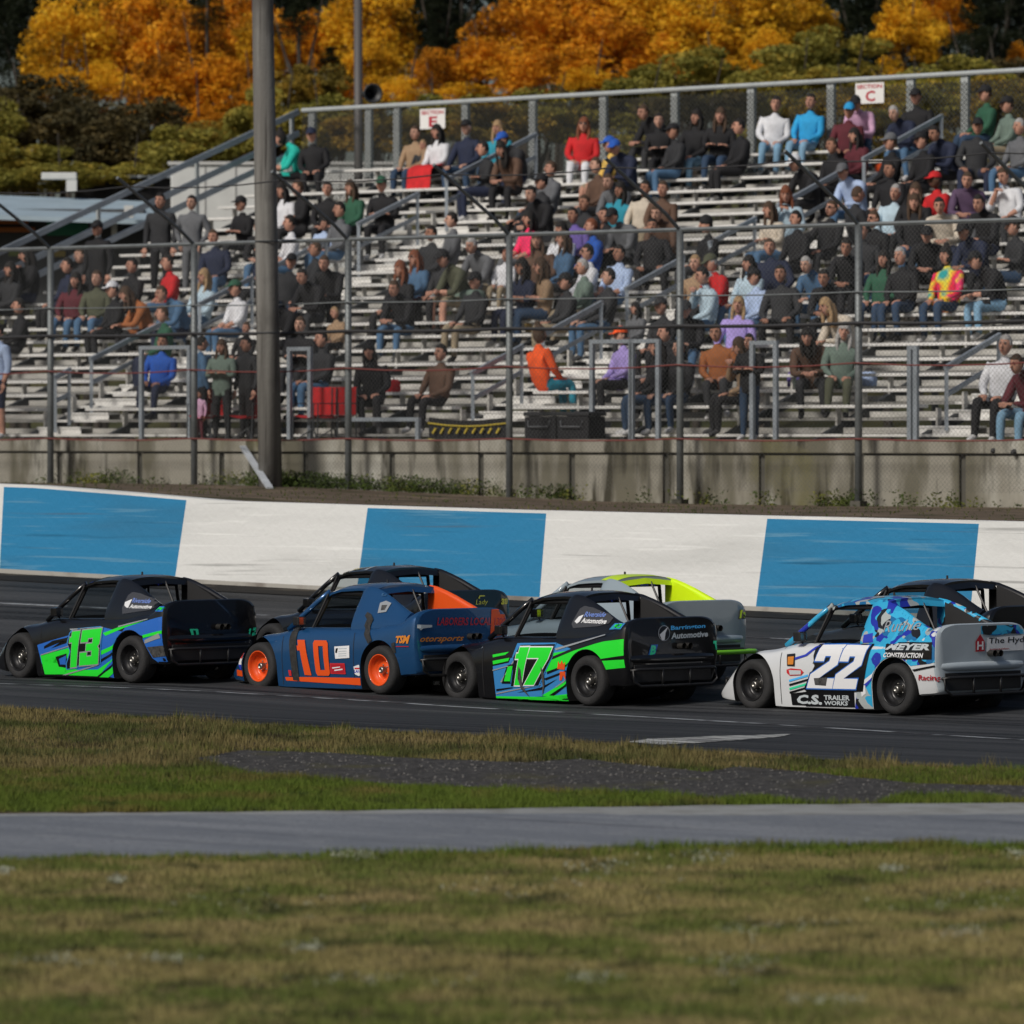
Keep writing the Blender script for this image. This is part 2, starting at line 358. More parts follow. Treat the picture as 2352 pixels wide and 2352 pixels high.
for i in range(len(bx)-1):
    mi = 0 if i % 2 == 1 else 1
    u0t, u0b, u1t, u1b = (uat(q, 54.15) for q in (bx[i][0], bx[i][1], bx[i+1][0], bx[i+1][1]))
    N = 12; rows = (0, .06, .97, 1.0)
    V = []
    for j in range(N+1):
        for t in rows:
            u = lerp(lerp(u0b, u0t, t), lerp(u1b, u1t, t), j/N)
            V.append(W(u, 54.12+.04*t, lerp(pw(u, WALLB)-.05*(t == 0), pw(u, WALLT), t)))
    for j in range(N):
        for k in range(3):
            b.add([V[j*4+k], V[j*4+k+1], V[(j+1)*4+k+1], V[(j+1)*4+k]], [(0,1,2,3)], 2 if k == 0 else (1 if k == 2 else mi))
    for j in range(N):   # top and back
        p, q = V[j*4+3], V[(j+1)*4+3]; o = Vector(W(0, .26, 0))
        b.add([p, q, Vector(q)+o, Vector(p)+o], [(0,1,2,3)], 1)
        b.add([Vector(p)+o, Vector(q)+o, Vector(q)+o-Vector((0,0,.4)), Vector(p)+o-Vector((0,0,.4))], [(0,1,2,3)], 2)
loc = wt.location.copy()
b.build('painted_face', [M_wb, M_ww, M_wc], wt, world=tuple(loc))

# ---- concrete retaining wall below the stand
M_conc = ramp_mat('stained_concrete', [(.30,.285,.24), ((.15,.14,.105), 1.6, .45, .58, (1,1,.25)), ((.44,.43,.38), .9, .54, .64, (1,1,.4)), ((.06,.055,.04), 3.2, .54, .64, (1,1,.14)), ((.16,.15,.08), .7, .6, .7, (1,1,1))], rough=.95, bump=.3, bscale=12)
M_conc2 = ramp_mat('dark_concrete', [(.10,.095,.08), ((.05,.05,.04), 2, .5, .7, (1,1,.3))])
cw = tag(empty('concrete_wall', W(-58, 66.1, 1.7)), 'stained grey concrete retaining wall with a cap below the grandstand', 'wall')
L0, L1 = -110, -15
b = MB(); b.ubox(L0, L1, 66.06, 66.30, 1.2, 2.5); b.build('wall_core', M_conc2, cw, world=tuple(cw.location))
k = 0; u = L0
b = MB()
while u < L1:
    b.ubox(u+.05, u+1.74, 66.0, 66.05, 1.2, 2.47); u += 1.8
b.build('wall_panels', M_conc, cw, world=tuple(cw.location), bevel=.012)
b = MB(); u = L0
while u < L1: b.ubox(u+.01, u+3.59, 65.95, 66.34, 2.50, 2.70); u += 3.6
b.build('wall_cap', M_conc, cw, world=tuple(cw.location), bevel=.015)
b = MB(); b.ubox(L0, L1, 66.3, 80.6, 1.75, 2.66)
tag(b.build('stand_concourse', M_conc2), kind='structure')

# weeds at the foot of the wall and on the bank
M_weed = ramp_mat('weed_leaf', [(.05,.075,.015), ((.16,.16,.03), 1.2, .52, .66, (1,1,1)), ((.02,.03,.008), 2, .5, .7, (1,1,1))])
def weeds(name, n, f, h, wd, label):
    V = []
    for k in range(n):
        u, v = f(); x, y, _ = W(u, v, 0); z = zg(x, y); hh = h*nr.uniform(.3, 1.2)
        for q in range(3):
            a = nr.uniform(0, 6.28); b_ = nr.uniform(0, 6.28); r_ = hh*nr.uniform(.2, .8)
            V += [(x-math.cos(a)*wd, y-math.sin(a)*wd, z-.01), (x+math.cos(a)*wd, y+math.sin(a)*wd, z-.01), (x+math.cos(b_)*r_, y+math.sin(b_)*r_, z+hh)]
    tag(link(name, fastmesh(name, np.array(V), 3, M_weed)), label, 'weeds', kind='stuff')
def leafy(n):
    V = []
    for k in range(n):
        u, v = wf(); x, y, _ = W(u, v, 0); z = zg(x, y); hh = nr.uniform(.06, .26); rr = hh*nr.uniform(.6, 1.1)
        for q in range(int(26*hh/.15)):
            p = np.array([x, y, z])+np.array([nr.normal(0, rr*.5), nr.normal(0, rr*.4), nr.uniform(0, hh)]); a, c_ = nr.normal(size=3), nr.normal(size=3)
            a /= np.linalg.norm(a); c_ -= a*a.dot(c_); c_ /= np.linalg.norm(c_); s_ = nr.uniform(.012, .03); V += [p+a*s_, p+c_*s_*.6, p-a*s_, p-c_*s_*.6]
    tag(link('wall_weeds', fastmesh('wall_weeds', np.array(V), 4, M_weed)), 'green and yellow weeds growing along the foot of the concrete wall', 'weeds', kind='stuff')
def wf():
    c = [(600,60,2),(700,60,3),(820,80,3),(960,60,3),(1080,40,1),(232,22,1.5),(1265,25,1),(1925,25,1),(1500,300,1),(400,200,.6),(2100,200,1)]
    k = c[rng.choices(range(len(c)), [q[2] for q in c])[0]]; return uat(k[0]+nr.normal(0, k[1]), 65.6), 65.9-abs(nr.normal(0, .35))
leafy(420)
weeds('bank_grass', 2500, lambda: (nr.uniform(-75, -28), nr.uniform(56, 65.8)),   .035, .008, 'thin dry weeds on the dirt bank behind the track wall')
# ================================================================ GRANDSTAND
RISE, TREAD, V0, Z0, NROW = .24, .66, 66.95, 2.78, 20
UL, UR = -72.6, -30.0
AISLES = (-66.3, -57.2, -48.2, -39.0)
M_alu = mat('aluminium_plank', (.74,.73,.70), .5, .2, var=.12, scale=3, stretch=(.3,3,3))
M_riser = mat('riser_plate', (.44,.43,.40), .7, .1, var=.4, scale=2.2, stretch=(.5,.5,3))
M_galv = mat('galvanised_steel', (.34,.38,.42), .5, .45, var=.15, scale=3)
M_lgalv = mat('pale_galvanised', (.42,.45,.45), .55, .3, var=.1)
M_dsteel = mat('dark_steel', (.05,.055,.06), .6, .4)
st = tag(empty('grandstand', W(-52, V0, 1.75)), 'aluminium bleacher grandstand full of spectators behind the catch fence', 'grandstand')
sw = tuple(st.location)
ends = [UL]+list(AISLES)+[UR]
for k in range(NROW):
    z, v = Z0+RISE*k, V0+TREAD*k
    b = MB()
    for a, c in zip(ends, ends[1:]):
        u = a+(.55 if a != UL else 0); e = c-(.55 if c != UR else 0)
        while u < e-.01:
            q = min(u+4.55, e); b.ubox(u+.006, q-.006, v+.40, v+.655, z+.385, z+.43); u = q
    b.build('bench_seat', M_alu, st, world=sw, bevel=.006)
    b = MB(); u = UL
    while u < UR-.01:
        q = min(u+4.55, UR)
        b.ubox(u+.005, q-.005, v+.005, v+.235, z-.04, z); b.ubox(u+.005, q-.005, v+.245, v+.44, z-.038, z-.002); u = q
    b.build('footboard', M_alu, st, world=sw)
    b = MB(); b.ubox(UL, UR, v+.642, v+.655, z+.008, z+.095); b.build('riser', M_riser, st, world=sw)
b = MB()                                        # seat brackets and raking stringers underneath
u = UL+.3
while u < UR:
    for k in range(NROW):
        z, v = Z0+RISE*k, V0+TREAD*k
        b.ubox(u-.018, u+.018, v+.52, v+.62, z+.002, z+.383, 1)
    b.bar(W(u, V0, Z0-.15), W(u, V0+NROW*TREAD, Z0-.15+RISE*NROW), .08, .16)
    b.bar(W(u, V0+NROW*TREAD, 1.6), W(u, V0+NROW*TREAD, Z0-.1+RISE*NROW), .12)
    u += 1.83
b.build('support_frame', [M_dsteel, M_riser], st, world=sw)
# aisle steps
for a in AISLES:
    b = MB()
    for k in range(NROW):
        z, v = Z0+RISE*k, V0+TREAD*k
        b.ubox(a-.5, a+.5, v+.34, v+.635, z+RISE/2-.03, z+RISE/2); b.ubox(a-.5, a+.5, v+.36, v+.37, z, z+RISE/2-.03)
    b.build('aisle_steps', M_alu, st, world=sw)
# aisle handrails: short looped frames following the steps
def handrail(a, k0, k1, mid=True):
    def q(k, h): return W(a, V0+TREAD*k+.2, Z0+RISE*k+h)
    b = MB(); b.bar(q(k0, 0), q(k0, .92), .055); b.bar(q(k1, 0), q(k1, .92), .055)
    b.bar(q(k0-.05, .92), q(k1+.05, .92), .06, .075)
    if mid: b.bar(q(k0, .52), q(k1, .52), .05, .06)
    b.build('handrail', M_galv, st, world=sw)
for a, segs in ((-57.2, ((.1,1.9),(2.7,4.9),(5.9,8.1),(9.2,11),(12,14.6),(15.6,19))), (-66.3, ((.1,.6),(1.4,4.0),(5.4,7.4),(8.2,10.3),(11.6,14),(15.2,19))), (-48.2, ((.2,2.2),(3.4,5.6),(7,9),(10,12.5)))):
    for s_, e_ in segs: handrail(a, s_, e_)
# back guard rail
VB = V0+NROW*TREAD+.15; ZT = Z0+RISE*NROW
b = MB(); 
def zt(u): return ZT+1.38+.012*(u+72.6)*.4
for s_ in range(14):
    ua, ub = lerp(UL, UR, s_/14), lerp(UL, UR, (s_+1)/14); b.tube([W(ua, VB, zt(ua)), W(ub, VB, zt(ub))], .045, 8, cap=False)
b.build('back_top_rail', M_lgalv, st, world=sw)
px = [713,843,908,1065,1220,1382,1546,1722,1905,2088,2213,2420,2600]
for x in px:
    u = uat(x, VB); b = MB(); b.ubox(u-.075, u+.075, VB+.02, VB+.10, ZT-.9, zt(u)-.03); b.build('back_post', M_lgalv, st, world=sw)
M_cl = mat('fence_wire', (.16,.17,.17), .5, .6)
def wiremesh(name, u0, u1, v, zb, zt_, sp, r, m, parent, org):
    V = []; H = zt_-zb
    N = int((u1-u0+H)/sp)
    for i in range(N):
        for sg in (1, -1):
            ua = u0-H+i*sp if sg == 1 else u0+i*sp
            a = [ua, zb]; c = [ua+H, zt_] if sg == 1 else [ua-H, zt_]
            # clip to u0..u1
            def cl(p, q):
                if p[0] < u0: t = (u0-p[0])/(q[0]-p[0]); return [u0, p[1]+t*(q[1]-p[1])]
                if p[0] > u1: t = (u1-p[0])/(q[0]-p[0]); return [u1, p[1]+t*(q[1]-p[1])]
                return p
            if max(a[0], c[0]) <= u0 or min(a[0], c[0]) >= u1: continue
            a2, c2 = cl(a, c), cl(c, a)
            du, dz = c2[0]-a2[0], c2[1]-a2[1]; L = math.hypot(du, dz)+1e-9; nu, nz = -dz/L*r, du/L*r
            dv = .004*sg
            A = [W(a2[0]+nu, v+dv, a2[1]+nz), W(a2[0]-nu, v+dv, a2[1]-nz), W(c2[0]-nu, v+dv, c2[1]-nz), W(c2[0]+nu, v+dv, c2[1]+nz)]
            Bk = [W(p_, v+dv+2*r, q_) for p_, q_ in ((a2[0], a2[1]), (c2[0], c2[1]))]
            V += A + [A[1], Bk[0], Bk[1], A[2]] + [A[0], A[3], Bk[1], Bk[0]]
    me = fastmesh(name, np.array(V)-np.array(org), 4, m); return link(name, me, parent)
wiremesh('back_mesh', UL, UR, VB-.02, ZT-.5, ZT+1.32, .09, .006, mat('black_mesh', (.03,.033,.03), .7), st, sw)
# sloping guard rail down the left end
for h, r_ in ((1.36, .055), (.95, .05), (.62, .05)):
    b = MB(); b.bar(W(UL-.1, V0-.3, Z0+h-.1), W(UL-.1, VB, ZT+h), .05, .11); b.build('end_rail', M_galv, st, world=sw)
for k in range(0, 21, 4):
    b = MB(); v = V0+TREAD*k; z = Z0+RISE*k; b.ubox(UL-.17, UL-.11, v-.03, v+.03, z-.3, z+1.3); b.build('end_post', M_lgalv, st, world=sw)
# front guard frames along the concourse
def frame(x0, x1, zt_, name='front_guard_rail', bars=0, v=66.6, mid=False):
    u0, u1 = uat(x0, v), uat(x1, v); b = MB()
    for q in [u0, u1]+[lerp(u0, u1, (i+1)/(bars+1)) for i in range(bars)]: b.ubox(q-.035, q+.035, v-.03, v+.03, 2.66, zt_)
    b.ubox(u0-.035, u1+.035, v-.032, v+.032, zt_, zt_+.06)
    if mid: b.ubox(u0+.035, u1-.035, v-.025, v+.025, lerp(2.7, zt_, .2), lerp(2.7, zt_, .2)+.05)
    b.build(name, M_galv, st, world=sw)
frame(325, 435, 4.15); frame(665, 712, 4.1); frame(712, 960, 2.98, mid=False); frame(1360, 1452, 4.15); frame(1450, 1512, 4.15); frame(1728, 1782, 4.1); frame(2090, 2104, 4.0)

# section signs hung on the back rail
M_sw = mat('sign_white', (.75,.74,.72), .6); M_sr = mat('sign_red', (.42,.03,.05), .6)
_font_cache = {}
def text_mesh(txt, bold=0.0, shear=0):
    cu = bpy.data.curves.new('t', 'FONT'); cu.body = txt; cu.offset = bold; cu.shear = shear; cu.resolution_u = 2; cu.fill_mode = 'FRONT'
    o = bpy.data.objects.new('t', cu); C.objects.link(o); dg = bpy.context.evaluated_depsgraph_get()
    me = bpy.data.meshes.new_from_object(o.evaluated_get(dg)); V = np.array([v.co[:2] for v in me.vertices]); Fc = [tuple(p.vertices) for p in me.polygons]
    bpy.data.objects.remove(o); bpy.data.curves.remove(cu); bpy.data.meshes.remove(me)
    lo, hi = V.min(0), V.max(0); V = (V-lo)/(hi-lo); return V, Fc
def sign(x, y0, y1, wd, letter, label):
    X, Y, u = onv(x, VB-.08); s = F/Y; z1, z0 = CAMZ+(HZ-y0)/s, CAMZ+(HZ-y1)/s; h = z1-z0
    t = tag(empty('section_sign', W(u, VB-.08, z0)), label, 'sign', 'section signs on the back rail'); o = tuple(t.location)
    b = MB(); b.ubox(u-wd/2, u+wd/2, VB-.09, VB-.075, z0, z1); b.build('sign_panel', M_sw, t, world=o, bevel=.004)
    for txt, a0, a1, b0, b1, nm in (('SECTION', .06, .94, .72, .92, 'heading'), (letter, .36, .70, .10, .62, 'section_letter')):
        V_, Fc = text_mesh(txt, .03); b = MB()
        b.add([W(u-wd/2+wd*(a0+(a1-a0)*p), VB-.094, z0+h*(b0+(b1-b0)*q)) for p, q in V_], Fc); b.build(nm, M_sr, t, world=o)
sign(994, 250, 296, .62, 'E', 'white section sign with red lettering at the left of the back rail')
sign(1998, 190, 238, .62, 'C', 'white section sign with red lettering above the man in pink at the right')

# ================================================================ CATCH FENCE
VF = 65.55
cf = tag(empty('catch_fence', W(-52, VF, 1.75)), 'tall chain-link catch fence with galvanised posts and cables before the grandstand', 'fence'); co = tuple(cf.location)
M_post = mat('fence_post_steel', (.16,.175,.18), .55, .4, var=.2, scale=4)
M_cab = mat('black_cable', (.02,.02,.022), .6); M_red = mat('red_cable', (.15,.035,.03), .6)
ZP = 5.80
pxs = [-560,-230,116,446,800,1170,1562,1972,2420,2900]
for x in pxs:
    u = uat(x, VF); y0 = 1.55; h = ZP+.0
    b = MB(); b.tube([W(u, VF, y0), W(u, VF, h)], .055, 10)
    p = b.build('post', M_post, cf, world=co, smooth=True)
    b = MB(); b.tube([W(u, VF, h-.02), W(u, VF-.35, h+.22), W(u, VF-1.75, h+.98)], .028, 8)
    me = b.build('post_arm', M_post, None, world=None); me.parent = p; me.matrix_parent_inverse = Matrix.Translation(-Vector(co))
    b = MB(); b.ubox(u-.09, u+.09, VF-.09, VF+.09, 1.6, 1.82); me = b.build('post_collar', M_conc2, None, world=None); me.parent = p; me.matrix_parent_inverse = Matrix.Translation(-Vector(co))
ups = [uat(x, VF) for x in pxs]
def cable(z, r, m, name, sag=.04, v=VF-.07):
    b = MB(); pts = []
    for a, c in zip(ups, ups[1:]):
        for t in (0, .25, .5, .75): pts.append(W(lerp(a, c, t), v, z-sag*4*t*(1-t)))
    b.tube(pts, r, 6); b.build(name, m, cf, world=co)
cable(5.79, .034, M_post, 'top_rail', 0, VF); cable(4.37, .030, M_cab, 'heavy_cable', .02); cable(4.82, .012, M_post, 'thin_cable', .02)
cable(3.80, .012, M_red, 'red_cable', .05); cable(2.71, .013, M_red, 'red_cable', .03); cable(6.65, .012, M_cab, 'top_cable', .06, VF-1.55)
wiremesh('chain_link', ups[0], ups[-1], VF-.05, 1.95, ZP-.02, .075, .0016, mat('chain_wire', (.09,.095,.095), .6, .4), cf, co)

# ================================================================ POLES
M_wood = ramp_mat('weathered_pole', [(.15,.145,.135), ((.22,.215,.20), 3, .45, .65, (3,3,.12)), ((.07,.065,.06), 4, .55, .7, (4,4,.15)), ((.09,.085,.08), .6, .5, .65, (1,1,1))], bump=.3)
t = tag(empty('utility_pole', W(uat(622, 65.0), 65.0, 1.75)), 'thick weathered wooden utility pole standing before the concrete wall', 'pole'); o = tuple(t.location)
u = uat(622, 65.0); X0 = W(u, 65.0, 1.6); ut = uat(603, 65.0)
b = MB(); b.tube([X0, W(lerp(u, ut, .5), 65.0, 5.5), W(ut, 65.0, 9.6), W(ut-.05, 65, 12)], [.185,.178,.165,.155], 20); b.build('pole_shaft', M_wood, t, world=o, smooth=True)
b = MB()
for z in (4.35, 5.77): b.tube([Vector(W(lerp(u, ut, .4), 65.0, z))+Vector((.187*math.cos(a), .187*math.sin(a), 0)) for a in [i*math.pi/10 for i in range(20)]], .012, 5, closed=True)
b.build('cable_band', M_dsteel, t, world=o)
M_guy = mat('guy_guard', (.42,.45,.48), .6, var=.15)
ug = uat(630, 64.3); b = MB(); b.bar(W(uat(558, 65.8), 65.8, 2.58), W(ug, 64.2, 1.95), .10, .04)
tag(b.build('leaning_board', M_guy, world=W(ug, 64.2, 1.8)), 'pale board leaning from the wall cap down beside the wooden pole', 'board')
t = tag(empty('steel_pole', P(826, 380, 108)), 'slim brown-grey steel pole with a speaker rising behind the grandstand', 'pole'); o = tuple(t.location)
b = MB(); a = Vector(P(826, 390, 108)); a.z = 2; c = Vector(P(822, -60, 108)); b.tube([a, c], [.095,.08], 14); b.build('pole_shaft', mat('brown_steel', (.095,.088,.085), .6, .2), t, world=o, smooth=True)
b = MB(); c = Vector(P(850, 216, 107.8)); b.lathe([(.0,-.13),(.06,-.13),(.07,0),(.13,.12),(.11,.12),(.05,0)], 16, 'y', (0,0,0)); 
M3 = Matrix.Rotation(R(200), 3, 'Z'); b.v = [tuple(M3@Vector(p)*1.5+c) for p in b.v]; b.bar(Vector(P(826, 216, 108)), c, .05)
b.build('speaker', mat('speaker_black', (.03,.032,.035), .5), t, world=o, smooth=True)

# ================================================================ BUILDINGS BEHIND THE LEFT END
M_lb = mat('pale_blue_roofing', (.33,.42,.48), .6, var=.12, scale=1.2, stretch=(1,1,1)); M_wt = mat('trailer_white', (.56,.57,.55), .55, var=.06)
M_dk = mat('dark_opening', (.02,.02,.022), .8)
yb = 112
t = tag(empty('concession_building', (P(150, 600, yb)[0], yb, 3.6)), 'low building with pale blue roof and orange and green fascia behind the left end', 'building'); o = tuple(t.location)
def pbox(b, x0, x1, y0, y1, Y, dep, mi=0, slope=0):
    a = P(x0, y1, Y); c = P(x1, y0, Y); b.add([(a[0], Y, a[2]), (c[0], Y, a[2]-slope), (c[0], Y, c[2]-slope), (a[0], Y, c[2]), (a[0], Y+dep, a[2]), (c[0], Y+dep, a[2]-slope), (c[0], Y+dep, c[2]-slope), (a[0], Y+dep, c[2])],
                                              [(0,1,2,3),(4,7,6,5),(0,4,5,1),(3,2,6,7),(0,3,7,4),(1,5,6,2)], mi)
b = MB(); A = [P(-500, 478, yb-1.5), P(372, 506, yb-1.5), P(330, 462, yb+3), P(-500, 428, yb+3)]
A = [Vector(p) for p in A]; b.add(A+[p-Vector((0,0,.09)) for p in A], [(0,1,2,3),(4,7,6,5),(0,4,5,1),(1,5,6,2),(2,6,7,3),(3,7,4,0)]); b.build('roof', M_lb, t, world=o)
b = MB(); pbox(b, -500, 330, 480, 700, yb, 2.5); b.build('wall', mat('dark_wall', (.055,.058,.062), .8), t, world=o)
b = MB(); pbox(b, -60, 64, 497, 514, yb-.12, .08); b.build('orange_fascia', mat('orange_sign', (.42,.12,.02), .6), t, world=o)
b = MB(); pbox(b, -60, 80, 522, 533, yb-.12, .08); b.build('orange_counter', mat('orange_sign2', (.36,.11,.02), .6), t, world=o)
b = MB(); pbox(b, 108, 202, 500, 541, yb-.12, .08); b.build('green_panel', mat('green_panel', (.02,.17,.10), .6), t, world=o)
b = MB(); pbox(b, 20, 60, 572, 588, yb-.12, .06); b.build('green_menu', mat('lime_panel', (.14,.19,.03), .6), t, world=o)
b = MB(); pbox(b, 125, 150, 576, 590, yb-.12, .06); b.build('yellow_menu', mat('yellow_panel', (.3,.22,.03), .6), t, world=o)
b = MB(); pbox(b, 165, 190, 582, 598, yb-.12, .06); b.build('blue_menu', mat('sky_panel', (.12,.26,.32), .6), t, world=o)
b = MB(); pbox(b, 285, 306, 472, 500, yb-1.9, .15); pbox(b, 256, 268, 505, 545, yb-.6, .12); b.build('awning_post', M_wt, t, world=o)
t = tag(empty('roof_vent', (P(162, 430, yb+2.5)[0], yb+2.5, 7)), 'white T-shaped vent pipe above the pale blue roof', 'vent'); o = tuple(t.location)
b = MB(); pbox(b, 95, 176, 396, 412, yb+2.6, .16); b.build('vent_head', M_wt, t, world=o, bevel=.02)
b = MB(); pbox(b, 152, 176, 412, 440, yb+2.62, .12); b.build('vent_pipe', M_wt, t, world=o)
t = tag(empty('white_trailer', (P(600, 560, 113)[0], 113, 3.5)), 'long white box trailer parked behind the upper left of the grandstand', 'trailer'); o = tuple(t.location)
b = MB(); pbox(b, 392, 930, 378, 620, 113, 2.5); b.build('trailer_body', M_wt, t, world=o, bevel=.03)
b = MB(); pbox(b, 385, 936, 371, 378, 112.95, 2.6); b.build('roof_edge', mat('trim_grey', (.5,.5,.48), .5), t, world=o)
b = MB()
for x in (470, 540, 660, 780, 880): pbox(b, x, x+2.5, 379, 618, 112.985, .02)
b.build('panel_seam', mat('seam_grey', (.25,.25,.24), .6), t, world=o)
b = MB(); pbox(b, 590, 622, 420, 520, 112.96, .04); b.build('trailer_window', mat('trailer_window', (.12,.13,.15), .2), t, world=o)
t = tag(empty('dark_shed', (P(250, 470, 118)[0], 118, 3)), 'dark low shed roof behind the pale blue roof', 'shed'); o = tuple(t.location)
b = MB(); pbox(b, 176, 400, 408, 600, 118, 3); b.build('shed_wall', M_dk, t, world=o); b = MB(); pbox(b, 170, 406, 402, 408, 117.8, 3.4); b.build('shed_roof', M_galv, t, world=o)

# ================================================================ TREES
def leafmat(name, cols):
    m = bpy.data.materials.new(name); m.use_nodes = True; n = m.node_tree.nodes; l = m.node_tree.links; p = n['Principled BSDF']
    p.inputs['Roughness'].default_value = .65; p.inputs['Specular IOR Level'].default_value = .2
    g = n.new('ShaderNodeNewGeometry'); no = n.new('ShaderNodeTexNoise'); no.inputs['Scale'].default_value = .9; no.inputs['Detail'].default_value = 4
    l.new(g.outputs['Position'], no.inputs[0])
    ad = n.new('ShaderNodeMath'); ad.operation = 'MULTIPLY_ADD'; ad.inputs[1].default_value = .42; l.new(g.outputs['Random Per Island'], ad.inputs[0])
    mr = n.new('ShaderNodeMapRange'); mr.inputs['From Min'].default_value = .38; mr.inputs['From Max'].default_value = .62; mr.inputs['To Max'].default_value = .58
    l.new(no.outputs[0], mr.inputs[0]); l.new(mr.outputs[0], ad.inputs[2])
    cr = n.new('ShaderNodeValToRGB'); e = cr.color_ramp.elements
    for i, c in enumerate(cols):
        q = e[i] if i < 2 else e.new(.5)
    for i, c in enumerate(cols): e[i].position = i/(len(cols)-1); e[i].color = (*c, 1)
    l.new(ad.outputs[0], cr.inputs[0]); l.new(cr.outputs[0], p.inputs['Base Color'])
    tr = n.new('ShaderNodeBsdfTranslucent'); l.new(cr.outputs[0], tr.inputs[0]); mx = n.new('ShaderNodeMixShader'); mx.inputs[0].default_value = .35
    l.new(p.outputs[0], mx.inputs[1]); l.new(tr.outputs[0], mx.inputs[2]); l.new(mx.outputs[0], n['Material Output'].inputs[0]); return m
L_or = leafmat('orange_leaves', [(.11,.05,.007),(.50,.19,.010),(.82,.36,.016),(.85,.45,.03)])  # darkest stop of both autumn ramps is clump shading put into the colour
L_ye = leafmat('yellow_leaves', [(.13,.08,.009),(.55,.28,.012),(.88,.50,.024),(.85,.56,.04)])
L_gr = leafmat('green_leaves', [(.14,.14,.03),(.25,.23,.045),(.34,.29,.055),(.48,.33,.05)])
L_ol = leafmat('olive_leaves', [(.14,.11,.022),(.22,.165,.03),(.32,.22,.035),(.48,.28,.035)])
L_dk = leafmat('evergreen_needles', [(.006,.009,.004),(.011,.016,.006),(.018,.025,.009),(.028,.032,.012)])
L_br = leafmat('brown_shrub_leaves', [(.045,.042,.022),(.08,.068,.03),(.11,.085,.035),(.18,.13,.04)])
M_bark = ramp_mat('tree_bark', [(.05,.042,.034), ((.09,.08,.07), 4, .5, .65, (3,3,.3))])
def crown_mesh(name, seed, n=5200, lobes=34, flat=1.0, leaf=.15, cone=False):
    r = np.random.RandomState(seed); V = []; c = []
    for i in range(lobes):
        if cone:
            t = r.uniform(0, 1); a = r.uniform(0, 6.28); rad = (1-t)*.95*r.uniform(.4, 1)+.04; c.append((rad*math.cos(a), rad*math.sin(a), -1.6+t*3.6, .13+.30*(1-t)))
        else:
            a = r.uniform(0, 6.28); ph = math.acos(r.uniform(-.75, 1)); q = r.uniform(.45, .95)
            c.append((q*math.sin(ph)*math.cos(a), q*math.sin(ph)*math.sin(a), q*math.cos(ph)*1.05*flat, r.uniform(.13, .34)))
    per = n//lobes; P_ = []
    for (x, y, z, rr) in c:
        d_ = r.normal(size=(per, 3)); d_ /= np.linalg.norm(d_, axis=1)[:, None]; rad = rr*r.uniform(.55, 1.08, per)**.6
        P_.append(np.array([x, y, z])+d_*rad[:, None]*np.array([1, 1, .8]))
    P_ = np.concatenate(P_); m_ = len(P_)
    a = r.normal(size=(m_, 3)); a /= np.linalg.norm(a, axis=1)[:, None]; b_ = r.normal(size=(m_, 3)); b_ -= a*(a*b_).sum(1)[:, None]; b_ /= np.linalg.norm(b_, axis=1)[:, None]
    s = leaf*.30*r.uniform(.5, 1.25, m_)[:, None]
    Q = np.stack([P_+a*s, P_+b_*s*.6, P_-a*s, P_-b_*s*.6], 1); return fastmesh(name, Q, 4, L_or)
CM = [crown_mesh('crown', 21+i, 9000, 70, leaf=.15) for i in range(4)]
SM = [crown_mesh('foliage', 51+i, 8500, 34, .8, leaf=.16) for i in range(3)]
EM = [crown_mesh('needles', 81+i, 6800, 56, leaf=.15, cone=True) for i in range(2)]
def trunk_mesh(seed, H=2.2):
    r = random.Random(seed); b = MB(); top = Vector((r.uniform(-.1,.1), r.uniform(-.1,.1), H*.75)); b.tube([(0,0,-.15), top*.5+Vector((.03,0,0)), top], [.09,.065,.035], 8)
    for i in range(6):
        t = r.uniform(.35, .95); a = i*1.05+r.uniform(-.3,.3); p = top*t; q = p+Vector((math.cos(a)*.5, math.sin(a)*.5, r.uniform(.25,.6))); b.tube([p, (p+q)/2+Vector((0,0,-.04)), q], [.035,.022,.008], 6)
    me = b.build('trunk', M_bark, smooth=True); m2 = me.data; bpy.data.objects.remove(me); return m2
TM = [trunk_mesh(3), trunk_mesh(4)]
def tree(name, label, group, x, y, Y, rx, rz, leaf, kind=0, i=0, cat='tree'):
    """crown centre where the photo shows it, at its own distance; stands on the hill"""
    X, _, Zc = P(x, y, Y); s = F/Y; rx, rz = rx/s, rz/s; g = zg(X, Y)
    t = tag(empty(name, (X, Y, g), rng.uniform(0, 6.28)), label, cat, group)
    me = (CM, SM, EM)[kind][i % len((CM, SM, EM)[kind])]
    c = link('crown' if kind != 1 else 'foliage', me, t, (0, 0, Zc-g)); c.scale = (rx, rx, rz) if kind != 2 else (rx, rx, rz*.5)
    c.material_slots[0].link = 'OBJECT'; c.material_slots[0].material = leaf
    h = max(.6, (Zc-g)); k = link('trunk' if kind != 1 else 'stem', TM[i % 2], t); k.scale = (max(1.2, rx*.8), max(1.2, rx*.8), h/1.7)
    return t
ORDW = [f'{a}' for a in ('first second third fourth fifth sixth seventh eighth ninth tenth eleventh twelfth thirteenth fourteenth fifteenth sixteenth seventeenth eighteenth nineteenth twentieth twenty-first twenty-second twenty-third twenty-fourth twenty-fifth twenty-sixth twenty-seventh twenty-eighth').split()]
def where(x):
    return 'far left' if x < 250 else 'left' if x < 560 else 'left of centre' if x < 950 else 'centre' if x < 1350 else 'right of centre' if x < 1750 else 'right' if x < 2150 else 'far right'
